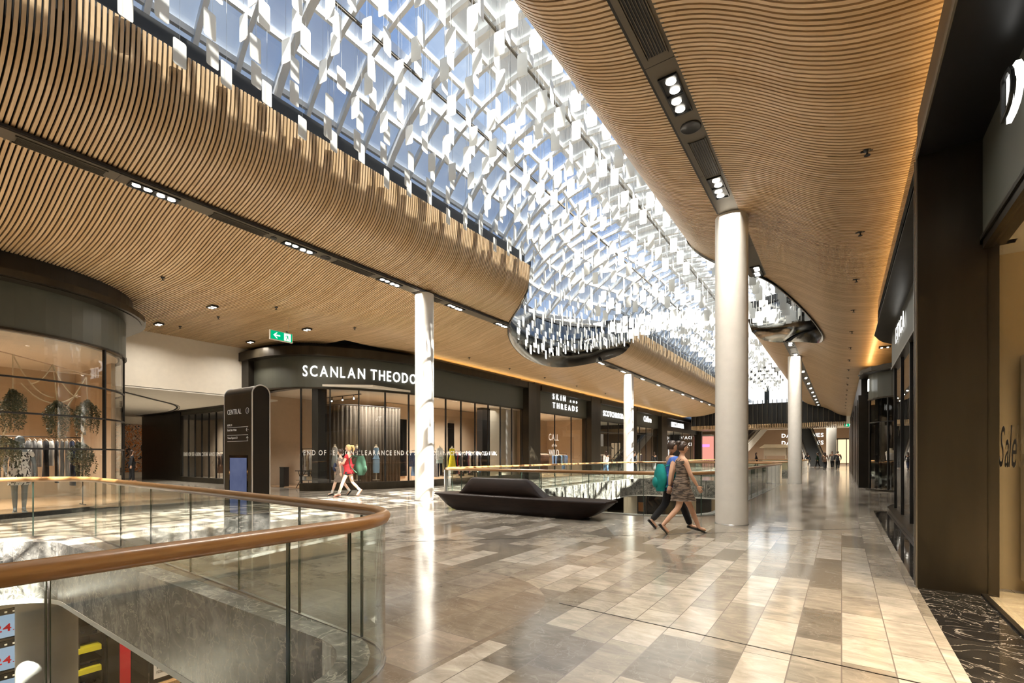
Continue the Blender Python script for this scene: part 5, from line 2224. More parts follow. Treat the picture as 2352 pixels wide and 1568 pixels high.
tag(mb.build('wood_counter', M['shop_wood_floor'], None, (-19.9, 13.9, 0.03)), 'low honey timber counter inside the fashion shop entrance', 'counter')
# track spots on the ceiling of the fashion shop
t = empty('track_light', (-19.0, 13.6, 4.1))
mb = MB()
mb.box(-1.6, 1.6, -0.02, 0.02, -0.03, 0.0)
mb.build('track', M['black'], t)
for x in (-1.2, -0.5, 0.3, 1.1):
    mb = MB()
    mb.tube([(x, 0, -0.03), (x, 0, -0.12), (x + 0.08, -0.06, -0.2)], [0.015, 0.03, 0.045], 10)
    mb.build('spot_head', M['black'], t)
    mb = MB()
    mb.ball((x + 0.085, -0.065, -0.205), 0.035, n=8)
    mb.build('bulb', M['lamp'], t)
tag(t, 'black ceiling track with four spotlights inside the fashion shop', 'track light')

# --- SKIN AND THREADS
clothes_rack((-16.6, 25.2), (-16.6, 28.4), 1.55, ['brown', 'black', 'beige', 'grey', 'brown'], ['top', 'dress', 'coat'], 'clothes rack behind the CALL of the WILD lettering', 'the rack behind the CALL of the WILD lettering', 22, 8)
clothes_rack((-16.3, 28.7), (-16.3, 30.6), 1.5, ['black', 'blue', 'beige', 'denim'], ['trousers', 'top'], 'clothes rack with dark trousers near the right of the beige window', 'the rack with dark trousers', 7, 9)
mb = MB()
mb.tube([(0, 0, 0), (0, 1.6, 0)], 0.012, 6)
for y in (1.3, 1.55):
    mb.tube([(0, y, 0), (0, y, -0.1), (0.08, y - 0.05, -0.18)], [0.02, 0.045, 0.06], 10)
tag(mb.build('track_light', M['black'], None, (-16.4, 25.3, 3.3)), 'black spotlight bar in the beige SKIN AND THREADS window', 'track light')
# --- golden shelves and dark displays in the far shops
M['gold_glow'] = emit('backlit_gold_shelf', (1.0, 0.62, 0.25), 0.75)
for k, y in enumerate((42.2, 44.3, 46.4)):
    t = empty('display_shelf', (-18.6, y, 0))
    mb = MB()
    for z in (0.1, 0.9, 1.6, 2.3, 3.0):
        mb.box(-0.4, 0.1, 0, 1.7, z, z + 0.04)
    for yy in (0, 1.7):
        mb.box(-0.4, 0.1, yy - 0.02, yy + 0.02, 0, 3.2)
    mb.build('frame', M['black'], t)
    mb = MB()
    mb.box(-0.42, -0.40, 0, 1.7, 1.0, 3.1)
    mb.build('backlit_panel', M['gold_glow'], t)
    tag(t, ['golden backlit shelf nearest in the Calibre window', 'middle golden backlit shelf in the Calibre window', 'farthest golden backlit shelf in the Calibre window'][k], 'shelf', 'backlit Calibre shelves')
for k, (y, c) in enumerate(((43.0, 'black'), (44.6, 'white'), (46.2, 'navy'))):
    dress_form((-16.3, y, 0.0), -1.5, ['tailored form in a black jacket in the Calibre window', 'tailored form in a white shirt in the Calibre window', 'tailored form in a navy jacket in the Calibre window'][k], CL[c], CL['black'], flare=1, skirt_len=0.3, sleeves=True)
t = empty('display_wall', (-18.5, 34.2, 0))
mb = MB()
for z in (0.4, 1.2, 2.0, 2.8):
    mb.box(-0.3, 0.1, 0, 5.6, z, z + 0.03)
for yy in (0, 1.4, 2.8, 4.2, 5.6):
    mb.box(-0.3, 0.1, yy - 0.02, yy + 0.02, 0, 3.4)
mb.build('frame', M['black'], t)
mb = MB()
mb.box(0.0, 0.06, 3.3, 3.75, 1.5, 3.2)
mb.build('yellow_banner', CL['yellow'], t)
mb = MB()
mb.box(-0.32, -0.30, 0.1, 1.3, 1.3, 1.9)
mb.box(-0.32, -0.30, 4.3, 5.5, 2.1, 2.7)
mb.build('backlit_panel', M['gold_glow'], t)
tag(t, 'black grid display wall inside the SCOTCH&SODA shop', 'display wall')
clothes_rack((-16.6, 34.5), (-16.6, 39.0), 1.5, ['black', 'navy', 'grey', 'brown', 'denim'], ['top', 'coat'], 'clothes rack in the SCOTCH&SODA window', 'the rack in the SCOTCH&SODA window', 24, 10)
M['cool_glow'] = emit('cool_white_display', (0.9, 0.95, 1.0), 1.0)
for k, (y, z0, z1, mm, lab) in enumerate(((51.2, 2.2, 3.8, 'cool_glow', 'bright white lightbox in the black cosmetics window'), (55.0, 0.8, 3.6, 'gold_glow', 'golden lit shelving in the black cosmetics window'), (59.5, 0.8, 3.2, 'cool_glow', 'cool white shelving at the far end of the cosmetics shop'))):
    t = empty('display_lightbox', (-17.5, y, 0))
    mb = MB()
    mb.box(-0.1, 0.0, 0, 2.6, z0, z1)
    mb.build('glowing_panel', M[mm], t)
    mb = MB()
    for j in range(5):
        z = z0 + (z1 - z0) * j / 4
        mb.box(0.0, 0.25, 0, 2.6, z - 0.02, z + 0.02)
    for j in range(6):
        mb.box(0.0, 0.25, j * 0.52 - 0.015, j * 0.52 + 0.015, 0, z1)
    mb.build('shelf_grid', M['black'], t)
    tag(t, lab, 'lightbox')

# --- curved corner shop on the left: rack, mannequin, greenery
clothes_rack((-17.3, -0.6), (-17.3, 4.2), 1.88, ['black', 'black', 'navy', 'white', 'grey', 'black'], ['dress', 'top', 'coat', 'dress'], 'long clothes rack behind the mannequin in the curved corner shop', 'the rack in the curved corner shop', 44, 12)
M['mannequin'] = mat('blue_grey_mannequin', (0.20, 0.24, 0.27), 0.35)


def leaf_cluster(name, seed, n, R, H, mats, lab, loc, parent=None):
    """hanging bunch: drooping stems with pairs of small oval leaves, widest in its lower half"""
    rng = random.Random(seed)
    t = empty(name, loc)
    lv = MB()
    st = MB()
    for s_ in range(n):
        a = rng.uniform(0, 2 * PI)
        rr = R * (0.3 + 1.05 * rng.random())
        L = H * rng.uniform(0.45, 1.12)
        pts = []
        for k in range(8):
            f = k / 7
            r = rr * (math.sin(min(1, f * 1.5) * PI / 2)) * (1 - 0.25 * f * f)
            pts.append(Vector((r * math.cos(a) + 0.02 * rng.uniform(-1, 1), r * math.sin(a) + 0.02 * rng.uniform(-1, 1), -f * L)))
        st.tube(pts, 0.003, 4)
        for k in range(2, 34):
            f = k / 34
            i = min(6, int(f * 7))
            p = pts[i].lerp(pts[i + 1], f * 7 - i)
            d = Vector((rng.uniform(-1, 1), rng.uniform(-1, 1), rng.uniform(-0.9, 0.3))).normalized()
            sd_ = d.orthogonal().normalized()
            l_ = rng.uniform(0.04, 0.065)
            lv.add([p, p + d * l_ * 0.5 + sd_ * l_ * 0.28, p + d * l_, p + d * l_ * 0.5 - sd_ * l_ * 0.28], [(0, 1, 2, 3)], rng.choice((0, 0, 1)))
    lv.build('foliage', mats, t)
    st.build('stems', mats[1], t)
    return tag(t, lab, 'hanging greenery')


LF = [mat('dusty_green_leaf', (0.075, 0.10, 0.06), 0.6), mat('olive_leaf', (0.15, 0.135, 0.07), 0.6)]
M['rope'] = mat('cream_rope', (0.62, 0.52, 0.36), 0.8)
bun = [((-15.95, 2.62, 2.95), 0.24, 0.95, 'upper left bunch of dried eucalyptus hanging in the curved corner window'),
       ((-16.25, 3.45, 2.78), 0.27, 0.95, 'upper middle bunch of dried eucalyptus with a pinkish top in the curved corner window'),
       ((-16.7, 4.15, 2.9), 0.24, 0.95, 'upper right bunch of dried eucalyptus by the dark mullion of the corner window'),
       ((-15.85, 2.45, 1.85), 0.33, 0.85, 'low wide bunch of dried eucalyptus just above the handrail in the corner window'),
       ((-16.6, 4.0, 1.75), 0.26, 0.9, 'low right bunch of dried eucalyptus in the corner window')]
for k, (loc, R, Hh, lab) in enumerate(bun):
    leaf_cluster('eucalyptus_bunch', 20 + k, 44, R, Hh, LF, lab, loc)
mb = MB()


def sag(a, b, s):
    a, b = Vector(a), Vector(b)
    return [a.lerp(b, i / 10) + Vector((0, 0, -s * 4 * (i / 10) * (1 - i / 10))) for i in range(11)]


top = [Vector((-15.95, 2.62, 3.75)), Vector((-16.15, 3.35, 3.65)), Vector((-16.6, 4.1, 3.5))]
for q, bl in zip(top, bun[:3]):
    mb.tube([q, bl[0]], 0.012, 6)
mb.tube(sag(top[0], (-16.3, 3.4, 2.85), 0.25), 0.014, 6)
mb.tube(sag(top[1], (-15.9, 2.9, 3.1), 0.12), 0.014, 6)
mb.tube(sag(top[1], (-16.5, 3.9, 2.9), 0.15), 0.014, 6)
mb.tube(sag((-15.95, 2.75, 3.1), (-16.5, 3.9, 3.0), 0.35), 0.014, 6)
mb.tube(sag(top[2], (-16.35, 3.6, 2.5), 0.02), 0.014, 6)
for bl, q in ((bun[3], (-15.95, 2.6, 2.1)), (bun[4], (-16.65, 4.1, 2.0))):
    mb.tube([bl[0], (q[0], q[1], 2.4)], 0.012, 6)
tag(mb.build('rope_swag', M['rope']), 'knotted cream ropes looping between the bunches of greenery', 'rope')
mb = MB()
mb.tube([(-15.9, 2.2, 3.82), (-16.6, 4.3, 3.52)], 0.014, 8)
mb.tube([(-16.0, 3.1, 3.45), (-16.9, 4.5, 3.60)], 0.012, 8)
tag(mb.build('hanging_pole', M['hanger']), 'thin wooden poles carrying the ropes in the corner window', 'pole')
mb = MB()
mb.box(-19.9, -19.8, 1.6, 1.75, 0.03, 3.2)
mb.box(-19.9, -19.8, 0.2, 1.7, 3.1, 3.2)
tag(mb.build('garment_gate', M['black']), 'black metal frame standing in the curved corner shop', 'frame')
mb = MB()
mb.box(-21.45, -21.40, 1.9, 2.6, 1.7, 2.4)
tag(mb.build('wall_picture', mat('grey_picture', (0.25, 0.22, 0.19), 0.5)), 'small grey picture on the peach wall of the corner shop', 'picture')

# --- bust in the far right window
t = empty('torso_bust', (1.62, 24.25, 0.0))
mb = MB()
ell = lambda r, z, ry: [(r * math.cos(2 * PI * k / 18), ry * math.sin(2 * PI * k / 18), z) for k in range(18)]
mb.loft([ell(0.14, 1.22, 0.10), ell(0.15, 1.32, 0.11), ell(0.175, 1.45, 0.12), ell(0.185, 1.52, 0.10), ell(0.13, 1.57, 0.07), ell(0.055, 1.60, 0.05), ell(0.05, 1.68, 0.045)])
mb.build('torso', M['linen'], t)
mb = MB()
mb.loft([ell(0.148, 1.20, 0.108), ell(0.158, 1.32, 0.118), ell(0.182, 1.45, 0.127), ell(0.16, 1.50, 0.105)])
mb.build('white_top', CL['white'], t)
mb = MB()
mb.lathe((0, 0, 0), [(0.14, 0), (0.14, 0.02), (0.015, 0.03), (0.015, 1.22)], 14)
mb.build('stand', M['black'], t)
tag(t, 'white headless bust standing in the curved black window on the right', 'bust')

# ================================================================== LOWER LEVEL
M['screen_blue'] = emit('pale_blue_screen', (0.50, 0.62, 0.78), 0.55)
M['red_print'] = mat('red_print', (0.45, 0.01, 0.02), 0.6)
M['camera_yellow'] = mat('yellow_shelf', (0.55, 0.50, 0.02), 0.5)
for k, z in enumerate((-2.45, -3.13, -3.81)):
    t = empty('price_screen', (-14.45, 1.15, z))
    mb = MB()
    mb.box(-0.06, 0, 0, 1.42, 0, 0.62)
    mb.build('housing', M['black'], t)
    mb = MB()
    mb.box(0, 0.006, 0.02, 1.30, 0.03, 0.50)
    mb.build('screen', M['screen_blue'], t)
    PA = Path([(0.0, 0.02), (0.0, 1.35)])
    mb = MB()
    text_on(mb, '24', PA, 0.92, 0.16, 0.15, gap=0.01, off=0.012, depth=0.003, sx=1.2, bold=0.02)
    text_on(mb, '.99', PA, 1.2, 0.16, 0.09, gap=0.008, off=0.012, depth=0.003, sx=1.1, bold=0.02)
    mb.build('price_lettering', M['red_print'], t)
    mb = MB()
    for j, y in enumerate((0.75, 0.88, 1.0, 1.12, 1.24)):
        mb.box(0.0, 0.006, y - 0.02, y + 0.02, 0.54, 0.575, )
    mb.build('white_icons', M['decal'], t)
    tag(t, ['topmost of the three stacked price screens on the lower level', 'middle of the three stacked price screens on the lower level', 'lowest of the three stacked price screens on the lower level'][k], 'screen', 'stacked price screens')
mb = MB()
mb.box(-14.75, -14.55, -5, 2.56, -5.2, -0.99)
struct(mb.build('wall_lower_shop', M['wall_white']), 'white shop wall of the lower level behind the screens', 'wall')
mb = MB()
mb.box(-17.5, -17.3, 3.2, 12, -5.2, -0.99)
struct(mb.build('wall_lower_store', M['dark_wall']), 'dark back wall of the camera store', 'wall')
t = empty('camera_display', (-14.7, 2.6, -5.2))
mb = MB()
for z in (0.5, 1.1, 1.7, 2.3, 2.9, 3.4):
    mb.box(-0.9, 0, 0, 1.35, z, z + 0.03)
for y in (0, 0.45, 0.9, 1.35):
    mb.box(-0.9, 0, y - 0.02, y + 0.02, 0, 3.9)
mb.build('shelf_frame', M['bronze'], t)
mb = MB()
for (z) in (1.45, 1.95):
    mb.box(-0.3, 0.06, 0.55, 1.3, z, z + 0.12)
mb.build('yellow_shelf', M['camera_yellow'], t)
tag(t, 'bronze display shelving with two yellow ledges in the camera store below', 'display shelf')
rng = random.Random(3)
mb = MB()
mb.box(-0.05, 0.05, -0.04, 0.04, 0, 0.07)
mb.tube([(0.05, 0, 0.035), (0.10, 0, 0.035)], 0.03, 10)
cam0 = mb.build('display_camera', M['black'])
first = True
for z in (0.53, 1.13, 1.73, 2.33, 2.93):
    for y in (0.12, 0.32, 0.58, 0.78, 1.02, 1.22):
        if z in (1.73,) and y > 0.5:
            continue
        o = cam0 if first else copy_tree(cam0)
        first = False
        o.location = (-14.7 - rng.uniform(0.1, 0.3), 2.6 + y, -5.2 + z)
        o.rotation_euler = (0, 0, rng.uniform(-0.4, 0.4))
        tag(o, 'small black camera on the bronze shelves of the lower level', 'camera', 'cameras on the lower shelves')
mb = MB()
mb.box(-14.62, -14.5, 4.21, 4.43, -5.2, -0.99)
tag(mb.build('red_pillar', M['red_print']), 'dark red pillar panel of the camera store', 'pillar')
mb = MB()
mb.box(-14.6, -14.5, 4.44, 4.79, -5.2, -0.99)
mb.box(-14.6, -14.48, 3.98, 4.20, -5.2, -0.99)
tag(mb.build('grey_pillar', M['bronze']), 'bronze grey pillar strips flanking the red panel', 'pillar')
t = empty('battery_poster', (-14.44, 4.80, -4.30))
mb = MB()
mb.box(0, 0.03, 0, 2.2, -0.1, 1.5)
mb.build('frame', M['bronze_dark'], t)
mb = MB()
mb.box(0.03, 0.035, 0.08, 2.1, 0, 1.4)
mb.build('paper', mat('white_poster', (0.75, 0.74, 0.78), 0.6), t)
PA = Path([(0.036, 0.14), (0.036, 2.1)])
mb = MB()
text_on(mb, 'BONUS BATTERY', PA, 0, 0.35, 0.10, gap=0.012, off=0.004, depth=0.002, bold=0.03, sx=0.78)
mb.build('red_lettering', M['red_print'], t)
mb = MB()
text_on(mb, 'When you purchase a Lumix', PA, 0, 0.24, 0.062, gap=0.006, off=0.004, depth=0.002, sx=0.72)
text_on(mb, 'FZ300 or FZ1000', PA, 0, 0.13, 0.062, gap=0.006, off=0.004, depth=0.002, sx=0.72)
mb.build('black_lettering', M['black'], t)
tag(t, 'white BONUS BATTERY poster in the lower level shop window', 'poster')
mb = MB()
mb.box(-14.40, -14.2, 4.8, 9, -4.52, -4.42)
tag(mb.build('timber_ledge', M['shop_wood_floor']), 'pale timber ledge under the battery poster', 'ledge')
# lower level shops under the middle void
mb = MB()
mb.box(-18, 2, 36.0, 36.2, -5.2, -0.99)
struct(mb.build('wall_lower_far', mat('tan_lower_wall', (0.36, 0.27, 0.17), 0.6)), 'tan shop wall of the lower level under the far slab', 'wall')
for (x0, x1, mm, lab) in ((-15.4, -13.6, 'bronze', 'bronze panel left of the lower white column'), (-13.0, -12.3, 'dark_wall', 'dark lower shop window with an orange picture'), (-12.2, -10.0, 'black', 'black lower shop window right of the white column'),
                          (-9.6, -9.2, 'bronze', 'slim bronze frame on the lower level'), (-8.6, -7.6, 'black', 'black doorway at the right end of the lower shops')):
    mb = MB()
    mb.box(x0, x1, 35.84, 35.99, -5.19, -1.0)
    tag(mb.build('lower_shop_panel', M[mm]), lab, 'shop panel')
mb = MB()
mb.box(-12.85, -12.45, 35.8, 35.85, -2.9, -2.2)
tag(mb.build('orange_picture', mat('orange_print', (0.6, 0.22, 0.02), 0.6)), 'small orange picture in the lower shop window', 'picture')
t = empty('cyan_advertising_screen', (-8.5, 33.5, -5.2))
mb = MB()
mb.box(-0.42, 0.42, 0, 0.12, 0, 2.5)
mb.build('case', M['shop_wood_floor'], t)
mb = MB()
mb.box(-0.34, 0.34, -0.01, 0, 0.6, 2.4)
mb.build('screen', emit('cyan_screen', (0.05, 0.50, 0.85), 1.2), t)
mb = MB()
mb.box(-0.2, 0.2, -0.02, -0.01, 1.2, 1.5)
mb.build('yellow_patch', emit('yellow_screen', (0.8, 0.8, 0.1), 1.0), t)
tag(t, 'bright cyan advertising screen in a timber case on the lower level', 'screen')

# display table with flowers inside the side passage shop
t = empty('display_table', (-25.6, 12.6, 0))
mb = MB()
mb.box(-0.6, 0.6, -0.3, 0.3, 0.80, 0.84)
mb.build('table_top', M['shop_wood_floor'], t)
for s_ in (-1, 1):
    for q in (-1, 1):
        mb = MB()
        mb.bar((s_ * 0.55, q * 0.25, 0), (s_ * 0.45, -q * 0.25, 0.80), 0.03, 0.03)
        mb.build('leg', M['black'], t)
tag(t, 'small trestle display table in the side passage shop window', 'table')
mb = MB()
mb.lathe((0, 0, 0), [(0.09, 0), (0.13, 0.2), (0.12, 0.2), (0.09, 0.05)], 16)
o = mb.build('flower_pot', CL['white'], None, (-25.5, 12.6, 0.84))
rng = random.Random(5)
mb = MB()
for k in range(60):
    a_, r_, z_ = rng.uniform(0, 2 * PI), rng.uniform(0, 0.3), rng.uniform(0.18, 0.5)
    mb.ball((r_ * math.cos(a_), r_ * math.sin(a_), z_), rng.uniform(0.02, 0.045), rng.choice((0, 0, 1, 2)), 6)
mb.build('flowers', [CL['red'], CL['beige'], LF[0]], o)
tag(o, 'white pot of red and cream flowers on the passage display table', 'potted flowers')
clothes_rack((-29.5, 13.2), (-26.8, 13.2), 1.6, ['beige', 'brown', 'white', 'black'], ['top', 'dress'], 'clothes rack in the side passage shop window', 'the rack in the side passage shop', 14, 21)

# ================================================================== PEOPLE
def skin_mesh(verts, edges, radii, sub=2, root=0):
    me = bpy.data.meshes.new('figure')
    me.from_pydata([tuple(v) for v in verts], edges, [])
    o = bpy.data.objects.new('figure', me)
    COL.objects.link(o)
    sk = o.modifiers.new('skin', 'SKIN')
    sk.use_smooth_shade = True
    sk.branch_smoothing = 0.6
    for i, sv in enumerate(me.skin_vertices[0].data):
        r = radii[i]
        sv.radius = r if isinstance(r, tuple) else (r, r)
        sv.use_root = (i == root)
    ss = o.modifiers.new('sub', 'SUBSURF')
    ss.levels = sub
    ss.render_levels = sub
    dg = bpy.context.evaluated_depsgraph_get()
    dg.update()
    m2 = bpy.data.meshes.new_from_object(o.evaluated_get(dg))
    vs = [v.co.copy() for v in m2.vertices]
    fs = [tuple(p.vertices) for p in m2.polygons]
    bpy.data.objects.remove(o)
    bpy.data.meshes.remove(me)
    bpy.data.meshes.remove(m2)
    return vs, fs


def lerp3(a, b, t):
    return Vector(a).lerp(Vector(b), t)


def person(loc, heading, H, J, lab, skin, hair, outfit, female=True, detail=True):
    """J: joint positions for a 1.70 m figure facing local +x, y to its left, z up"""
    k = H / 1.70
    t = empty('person', loc, heading)
    t.scale = (k, k, k)
    V = {n: Vector(p) for n, p in J.items()}
    sh = 0.165 if female else 0.19
    # ---- body
    names = ['pelvis', 'waist', 'chest', 'upchest', 'neck', 'head']
    vs = [V[n] for n in names]
    wr = 0.9 if female else 1.0
    rad = [(0.125, 0.15), (0.10 * wr, 0.125 * wr), (0.105, 0.145), (0.095, 0.14), (0.05, 0.05), (0.05, 0.05)]
    ed = [(i, i + 1) for i in range(5)]

    def chain(start, pts, rs):
        prev = start
        for p, r in zip(pts, rs):
            vs.append(Vector(p))
            rad.append((r, r))
            ed.append((prev, len(vs) - 1))
            prev = len(vs) - 1
    a = 1.0 if female else 1.15
    for s in ('l', 'r'):
        chain(3, [V['sh_' + s], lerp3(V['sh_' + s], V['el_' + s], 0.45), V['el_' + s], lerp3(V['el_' + s], V['wr_' + s], 0.35), V['wr_' + s]],
              [0.058 * a, 0.047 * a, 0.038 * a, 0.038 * a, 0.024 * a])
        chain(0, [V['hip_' + s], lerp3(V['hip_' + s], V['kn_' + s], 0.35), V['kn_' + s], lerp3(V['kn_' + s], V['an_' + s], 0.35), V['an_' + s], lerp3(V['an_' + s], V['to_' + s], 0.25), V['to_' + s]],
              [0.092, 0.085, 0.056, 0.056, 0.036, 0.036, 0.026])
    bv, bf = skin_mesh(vs, ed, rad, 2)
    mb = MB()
    mb.add(bv, bf, 0, True)
    # ---- head as one shaped surface
    hc = V['head'] + Vector((0.0, 0, 0.075))
    fd = V['face'].normalized()
    sd = Vector((-fd.y, fd.x, 0)).normalized()
    up = fd.cross(sd).normalized() * (1 if fd.cross(sd).z > 0 else -1)
    n1, n2 = 14, 18
    rings = []
    for i in range(1, n1):
        th = PI * i / n1
        zz = -math.cos(th)
        ring = []
        for j in range(n2):
            ph = 2 * PI * j / n2
            x = math.sin(th) * math.cos(ph)
            y = math.sin(th) * math.sin(ph)
            rx, ry, rz = 0.092, 0.074, 0.115
            if zz < 0:
                f = 1 + 0.28 * zz
                y *= f
                x *= 1 + (0.10 * zz if x > 0 else 0.32 * zz)
            px, py, pz = x * rx, y * ry, zz * rz
            if math.cos(ph) > 0.93 and -0.35 < zz < 0.12:
                px += 0.022 * (1 - abs(zz + 0.15) / 0.3)     # nose
            if math.cos(ph) > 0.9 and zz < -0.75:
                px += 0.008
            if 0.78 < math.cos(ph) < 0.96 and 0.0 < zz < 0.3:
                px -= 0.008                                   # eye sockets
            ring.append(hc + fd * px + sd * py + up * pz)
        rings.append(ring)
    mb.loft(rings, 0)
    for s in (-1, 1):
        e_ = hc + sd * s * 0.073 + up * (-0.01)
        mb.ball(e_, 0.022, 0, 8, 0.9, 0.5, 1.3)
        ey = hc + fd * 0.082 + sd * s * 0.030 + up * 0.012
        mb.ball(ey, 0.010, 1, 8)
        mb.ball(ey + fd * 0.006, 0.0055, 2, 6)
        mb.bar(ey + up * 0.022 - sd * 0.014 + fd * 0.004, ey + up * 0.022 + sd * 0.014 + fd * 0.004, 0.006, 0.004, 2)
    mo = hc + fd * 0.084 + up * (-0.058)
    mb.tube([mo - sd * 0.022 - fd * 0.004, mo + fd * 0.004, mo + sd * 0.022 - fd * 0.004], 0.005, 6, 3)
    # ---- hands
    for s in ('l', 'r'):
        w = V['wr_' + s]
        d = (w - V['el_' + s]).normalized()
        pd = V.get('hand_' + s, d)
        pd = pd.normalized()
        wd = V['palm_' + s].normalized() if ('palm_' + s) in V else Vector((1, 0, 0))
        wd = (wd - pd * wd.dot(pd)).normalized()
        nn = pd.cross(wd)
        n_ = 12
        rr = []
        for f, ww, hh in ((0.0, 0.024, 0.020), (0.03, 0.034, 0.018), (0.07, 0.040, 0.015), (0.092, 0.036, 0.012)):
            c = w + pd * f
            rr.append([c + wd * math.cos(2 * PI * q / n_) * ww + nn * math.sin(2 * PI * q / n_) * hh for q in range(n_)])
        mb.loft(rr, 0)
        cur = nn * (1 if s == 'l' else -1)
        curl = 0.35
        for q, (off, L) in enumerate(((0.030, 0.070), (0.010, 0.080), (-0.011, 0.074), (-0.031, 0.058))):
            b = w + pd * 0.085 + wd * off
            p1 = b + (pd * math.cos(curl * 0.5) + cur * math.sin(curl * 0.5)) * L * 0.42
            p2 = p1 + (pd * math.cos(curl * 1.6) + cur * math.sin(curl * 1.6)) * L * 0.32
            p3 = p2 + (pd * math.cos(curl * 2.6) + cur * math.sin(curl * 2.6)) * L * 0.26
            mb.tube([b, p1, p2, p3], [0.0095, 0.0088, 0.008, 0.006], 7, 0)
        b = w + pd * 0.025 + wd * 0.026
        p1 = b + (pd * 0.6 + wd * 0.75 + cur * 0.2).normalized() * 0.035
        p2 = p1 + (pd * 0.9 + wd * 0.35 + cur * 0.3).normalized() * 0.032
        mb.tube([b, p1, p2], [0.012, 0.010, 0.007], 7, 0)
    mb.build('body', [skin, M['decal'], M['black'], M['lip']], t)
    # ---- hair
    hb = MB()
    rings = []
    for i in range(0, 11):
        th = PI * (0.04 + 0.60 * i / 10)
        ring = []
        for j in range(20):
            ph = 2 * PI * j / 20
            x = math.sin(th) * math.cos(ph)
            y = math.sin(th) * math.sin(ph)
            z = math.cos(th)
            if x > 0.1 and z < 0.50:
                z = 0.50 - 0.0 * x
                s_ = 1.0
                x = min(x, 0.80)
            wob = 1 + 0.03 * math.sin(7 * ph + i) + 0.02 * math.sin(13 * ph)
            ring.append(hc + fd * (x * 0.104 - 0.006) * wob + sd * y * 0.086 * wob + up * (z * 0.127))
        rings.append(ring)
    hb.loft(rings, 0)
    hs = outfit.get('hair_style')
    if hs == 'bun':
        hb.ball(hc - fd * 0.085 + up * 0.085, 0.052, 0, 12)
    if hs == 'ponytail':
        c0 = hc - fd * 0.09 + up * 0.07
        hb.tube([c0, c0 - fd * 0.07 - up * 0.01, c0 - fd * 0.10 - up * 0.10, c0 - fd * 0.07 - up * 0.20], [0.03, 0.042, 0.038, 0.012], 10)
    if hs == 'long':
        c0 = hc - fd * 0.05
        hb.loft([[c0 + fd * 0.07 * math.cos(q * PI / 6) * w_ + sd * 0.10 * math.sin(q * PI / 6) * w_ - up * z_ - fd * 0.02 for q in range(12)] for z_, w_ in ((-0.05, 0.9), (0.05, 0.95), (0.15, 1.0), (0.27, 0.6))], 0)
    hb.build('hair', hair, t)

    # ---- clothes
    def torso_cloth(top_n, g):
        base = ['pelvis', 'waist', 'chest', 'upchest']
        return [V[n] for n in base], [(r[0] + g, r[1] + g) for r in rad[:4]]
    if 'shirt' in outfit:
        cv, cr = torso_cloth(4, 0.014)
        ce = [(0, 1), (1, 2), (2, 3)]
        low = V['pelvis'] + Vector((0, 0, -0.06))
        cv.append(low)
        cr.append((0.145, 0.165))
        ce.append((0, 4))
        sl = outfit.get('sleeve', 0.5)
        for s in ('l', 'r'):
            b0 = len(cv)
            cv += [V['sh_' + s], lerp3(V['sh_' + s], V['el_' + s], sl)]
            cr += [(0.072 * a, 0.072 * a), (0.062 * a, 0.062 * a)]
            ce += [(3, b0), (b0, b0 + 1)]
            if outfit.get('long_sleeve'):
                cv += [V['el_' + s], lerp3(V['el_' + s], V['wr_' + s], 0.95)]
                cr += [(0.05, 0.05), (0.034, 0.034)]
                ce += [(b0 + 1, b0 + 2), (b0 + 2, b0 + 3)]
        v_, f_ = skin_mesh(cv, ce, cr, 2)
        q = MB()
        q.add(v_, f_, 0, True)
        q.build('shirt', outfit['shirt'], t)
    if 'trousers' in outfit:
        tl_ = outfit.get('leg', 1.0)
        cv = [V['pelvis'] + Vector((0, 0, 0.06)), V['pelvis']]
        cr = [(0.135, 0.16), (0.142, 0.165)]
        ce = [(0, 1)]
        for s in ('l', 'r'):
            b0 = len(cv)
            cv += [V['hip_' + s], lerp3(V['hip_' + s], V['kn_' + s], 0.4 if tl_ >= 1 else tl_ * 0.5)]
            cr += [(0.108, 0.108), (0.100, 0.100)]
            ce += [(1, b0), (b0, b0 + 1)]
            if tl_ >= 1:
                cv += [V['kn_' + s], lerp3(V['kn_' + s], V['an_' + s], 0.5), lerp3(V['kn_' + s], V['an_' + s], 0.97)]
                cr += [(0.076, 0.076), (0.068, 0.068), (0.060, 0.060)]
                ce += [(b0 + 1, b0 + 2), (b0 + 2, b0 + 3), (b0 + 3, b0 + 4)]
            else:
                cv += [lerp3(V['hip_' + s], V['kn_' + s], tl_)]
                cr += [(0.095, 0.095)]
                ce += [(b0 + 1, b0 + 2)]
        v_, f_ = skin_mesh(cv, ce, cr, 2, 1)
        q = MB()
        q.add(v_, f_, 0, True)
        q.build('trousers' if tl_ >= 1 else 'shorts', outfit['trousers'], t)
    if 'dress' in outfit:
        q = MB()
        up_ = V['upchest']
        pel = V['pelvis']
        tl2 = outfit.get('hem', 0.60)
        kn = (V['kn_l'] + V['kn_r']) / 2
        hemc = Vector((kn.x * 0.55 + pel.x * 0.45, kn.y, tl2))
        spread = abs(V['kn_l'].x - V['kn_r'].x) * 0.35
        sect = [(up_ + Vector((0, 0, 0.02)), 0.112, 0.158), (V['chest'], 0.128, 0.166), (V['waist'], 0.112, 0.138), (pel + Vector((0, 0, 0.05)), 0.145, 0.175), (pel + Vector((0, 0, -0.05)), 0.16, 0.185),
                (lerp3(pel, hemc, 0.6), 0.165 + spread * 0.4, 0.19), (hemc, 0.155 + spread * 0.8, 0.19)]
        rings = []
        S_ = smooth_path([(s_[0].x, s_[0].y, s_[0].z) for s_ in sect], 0.03)
        m_n = len(S_)
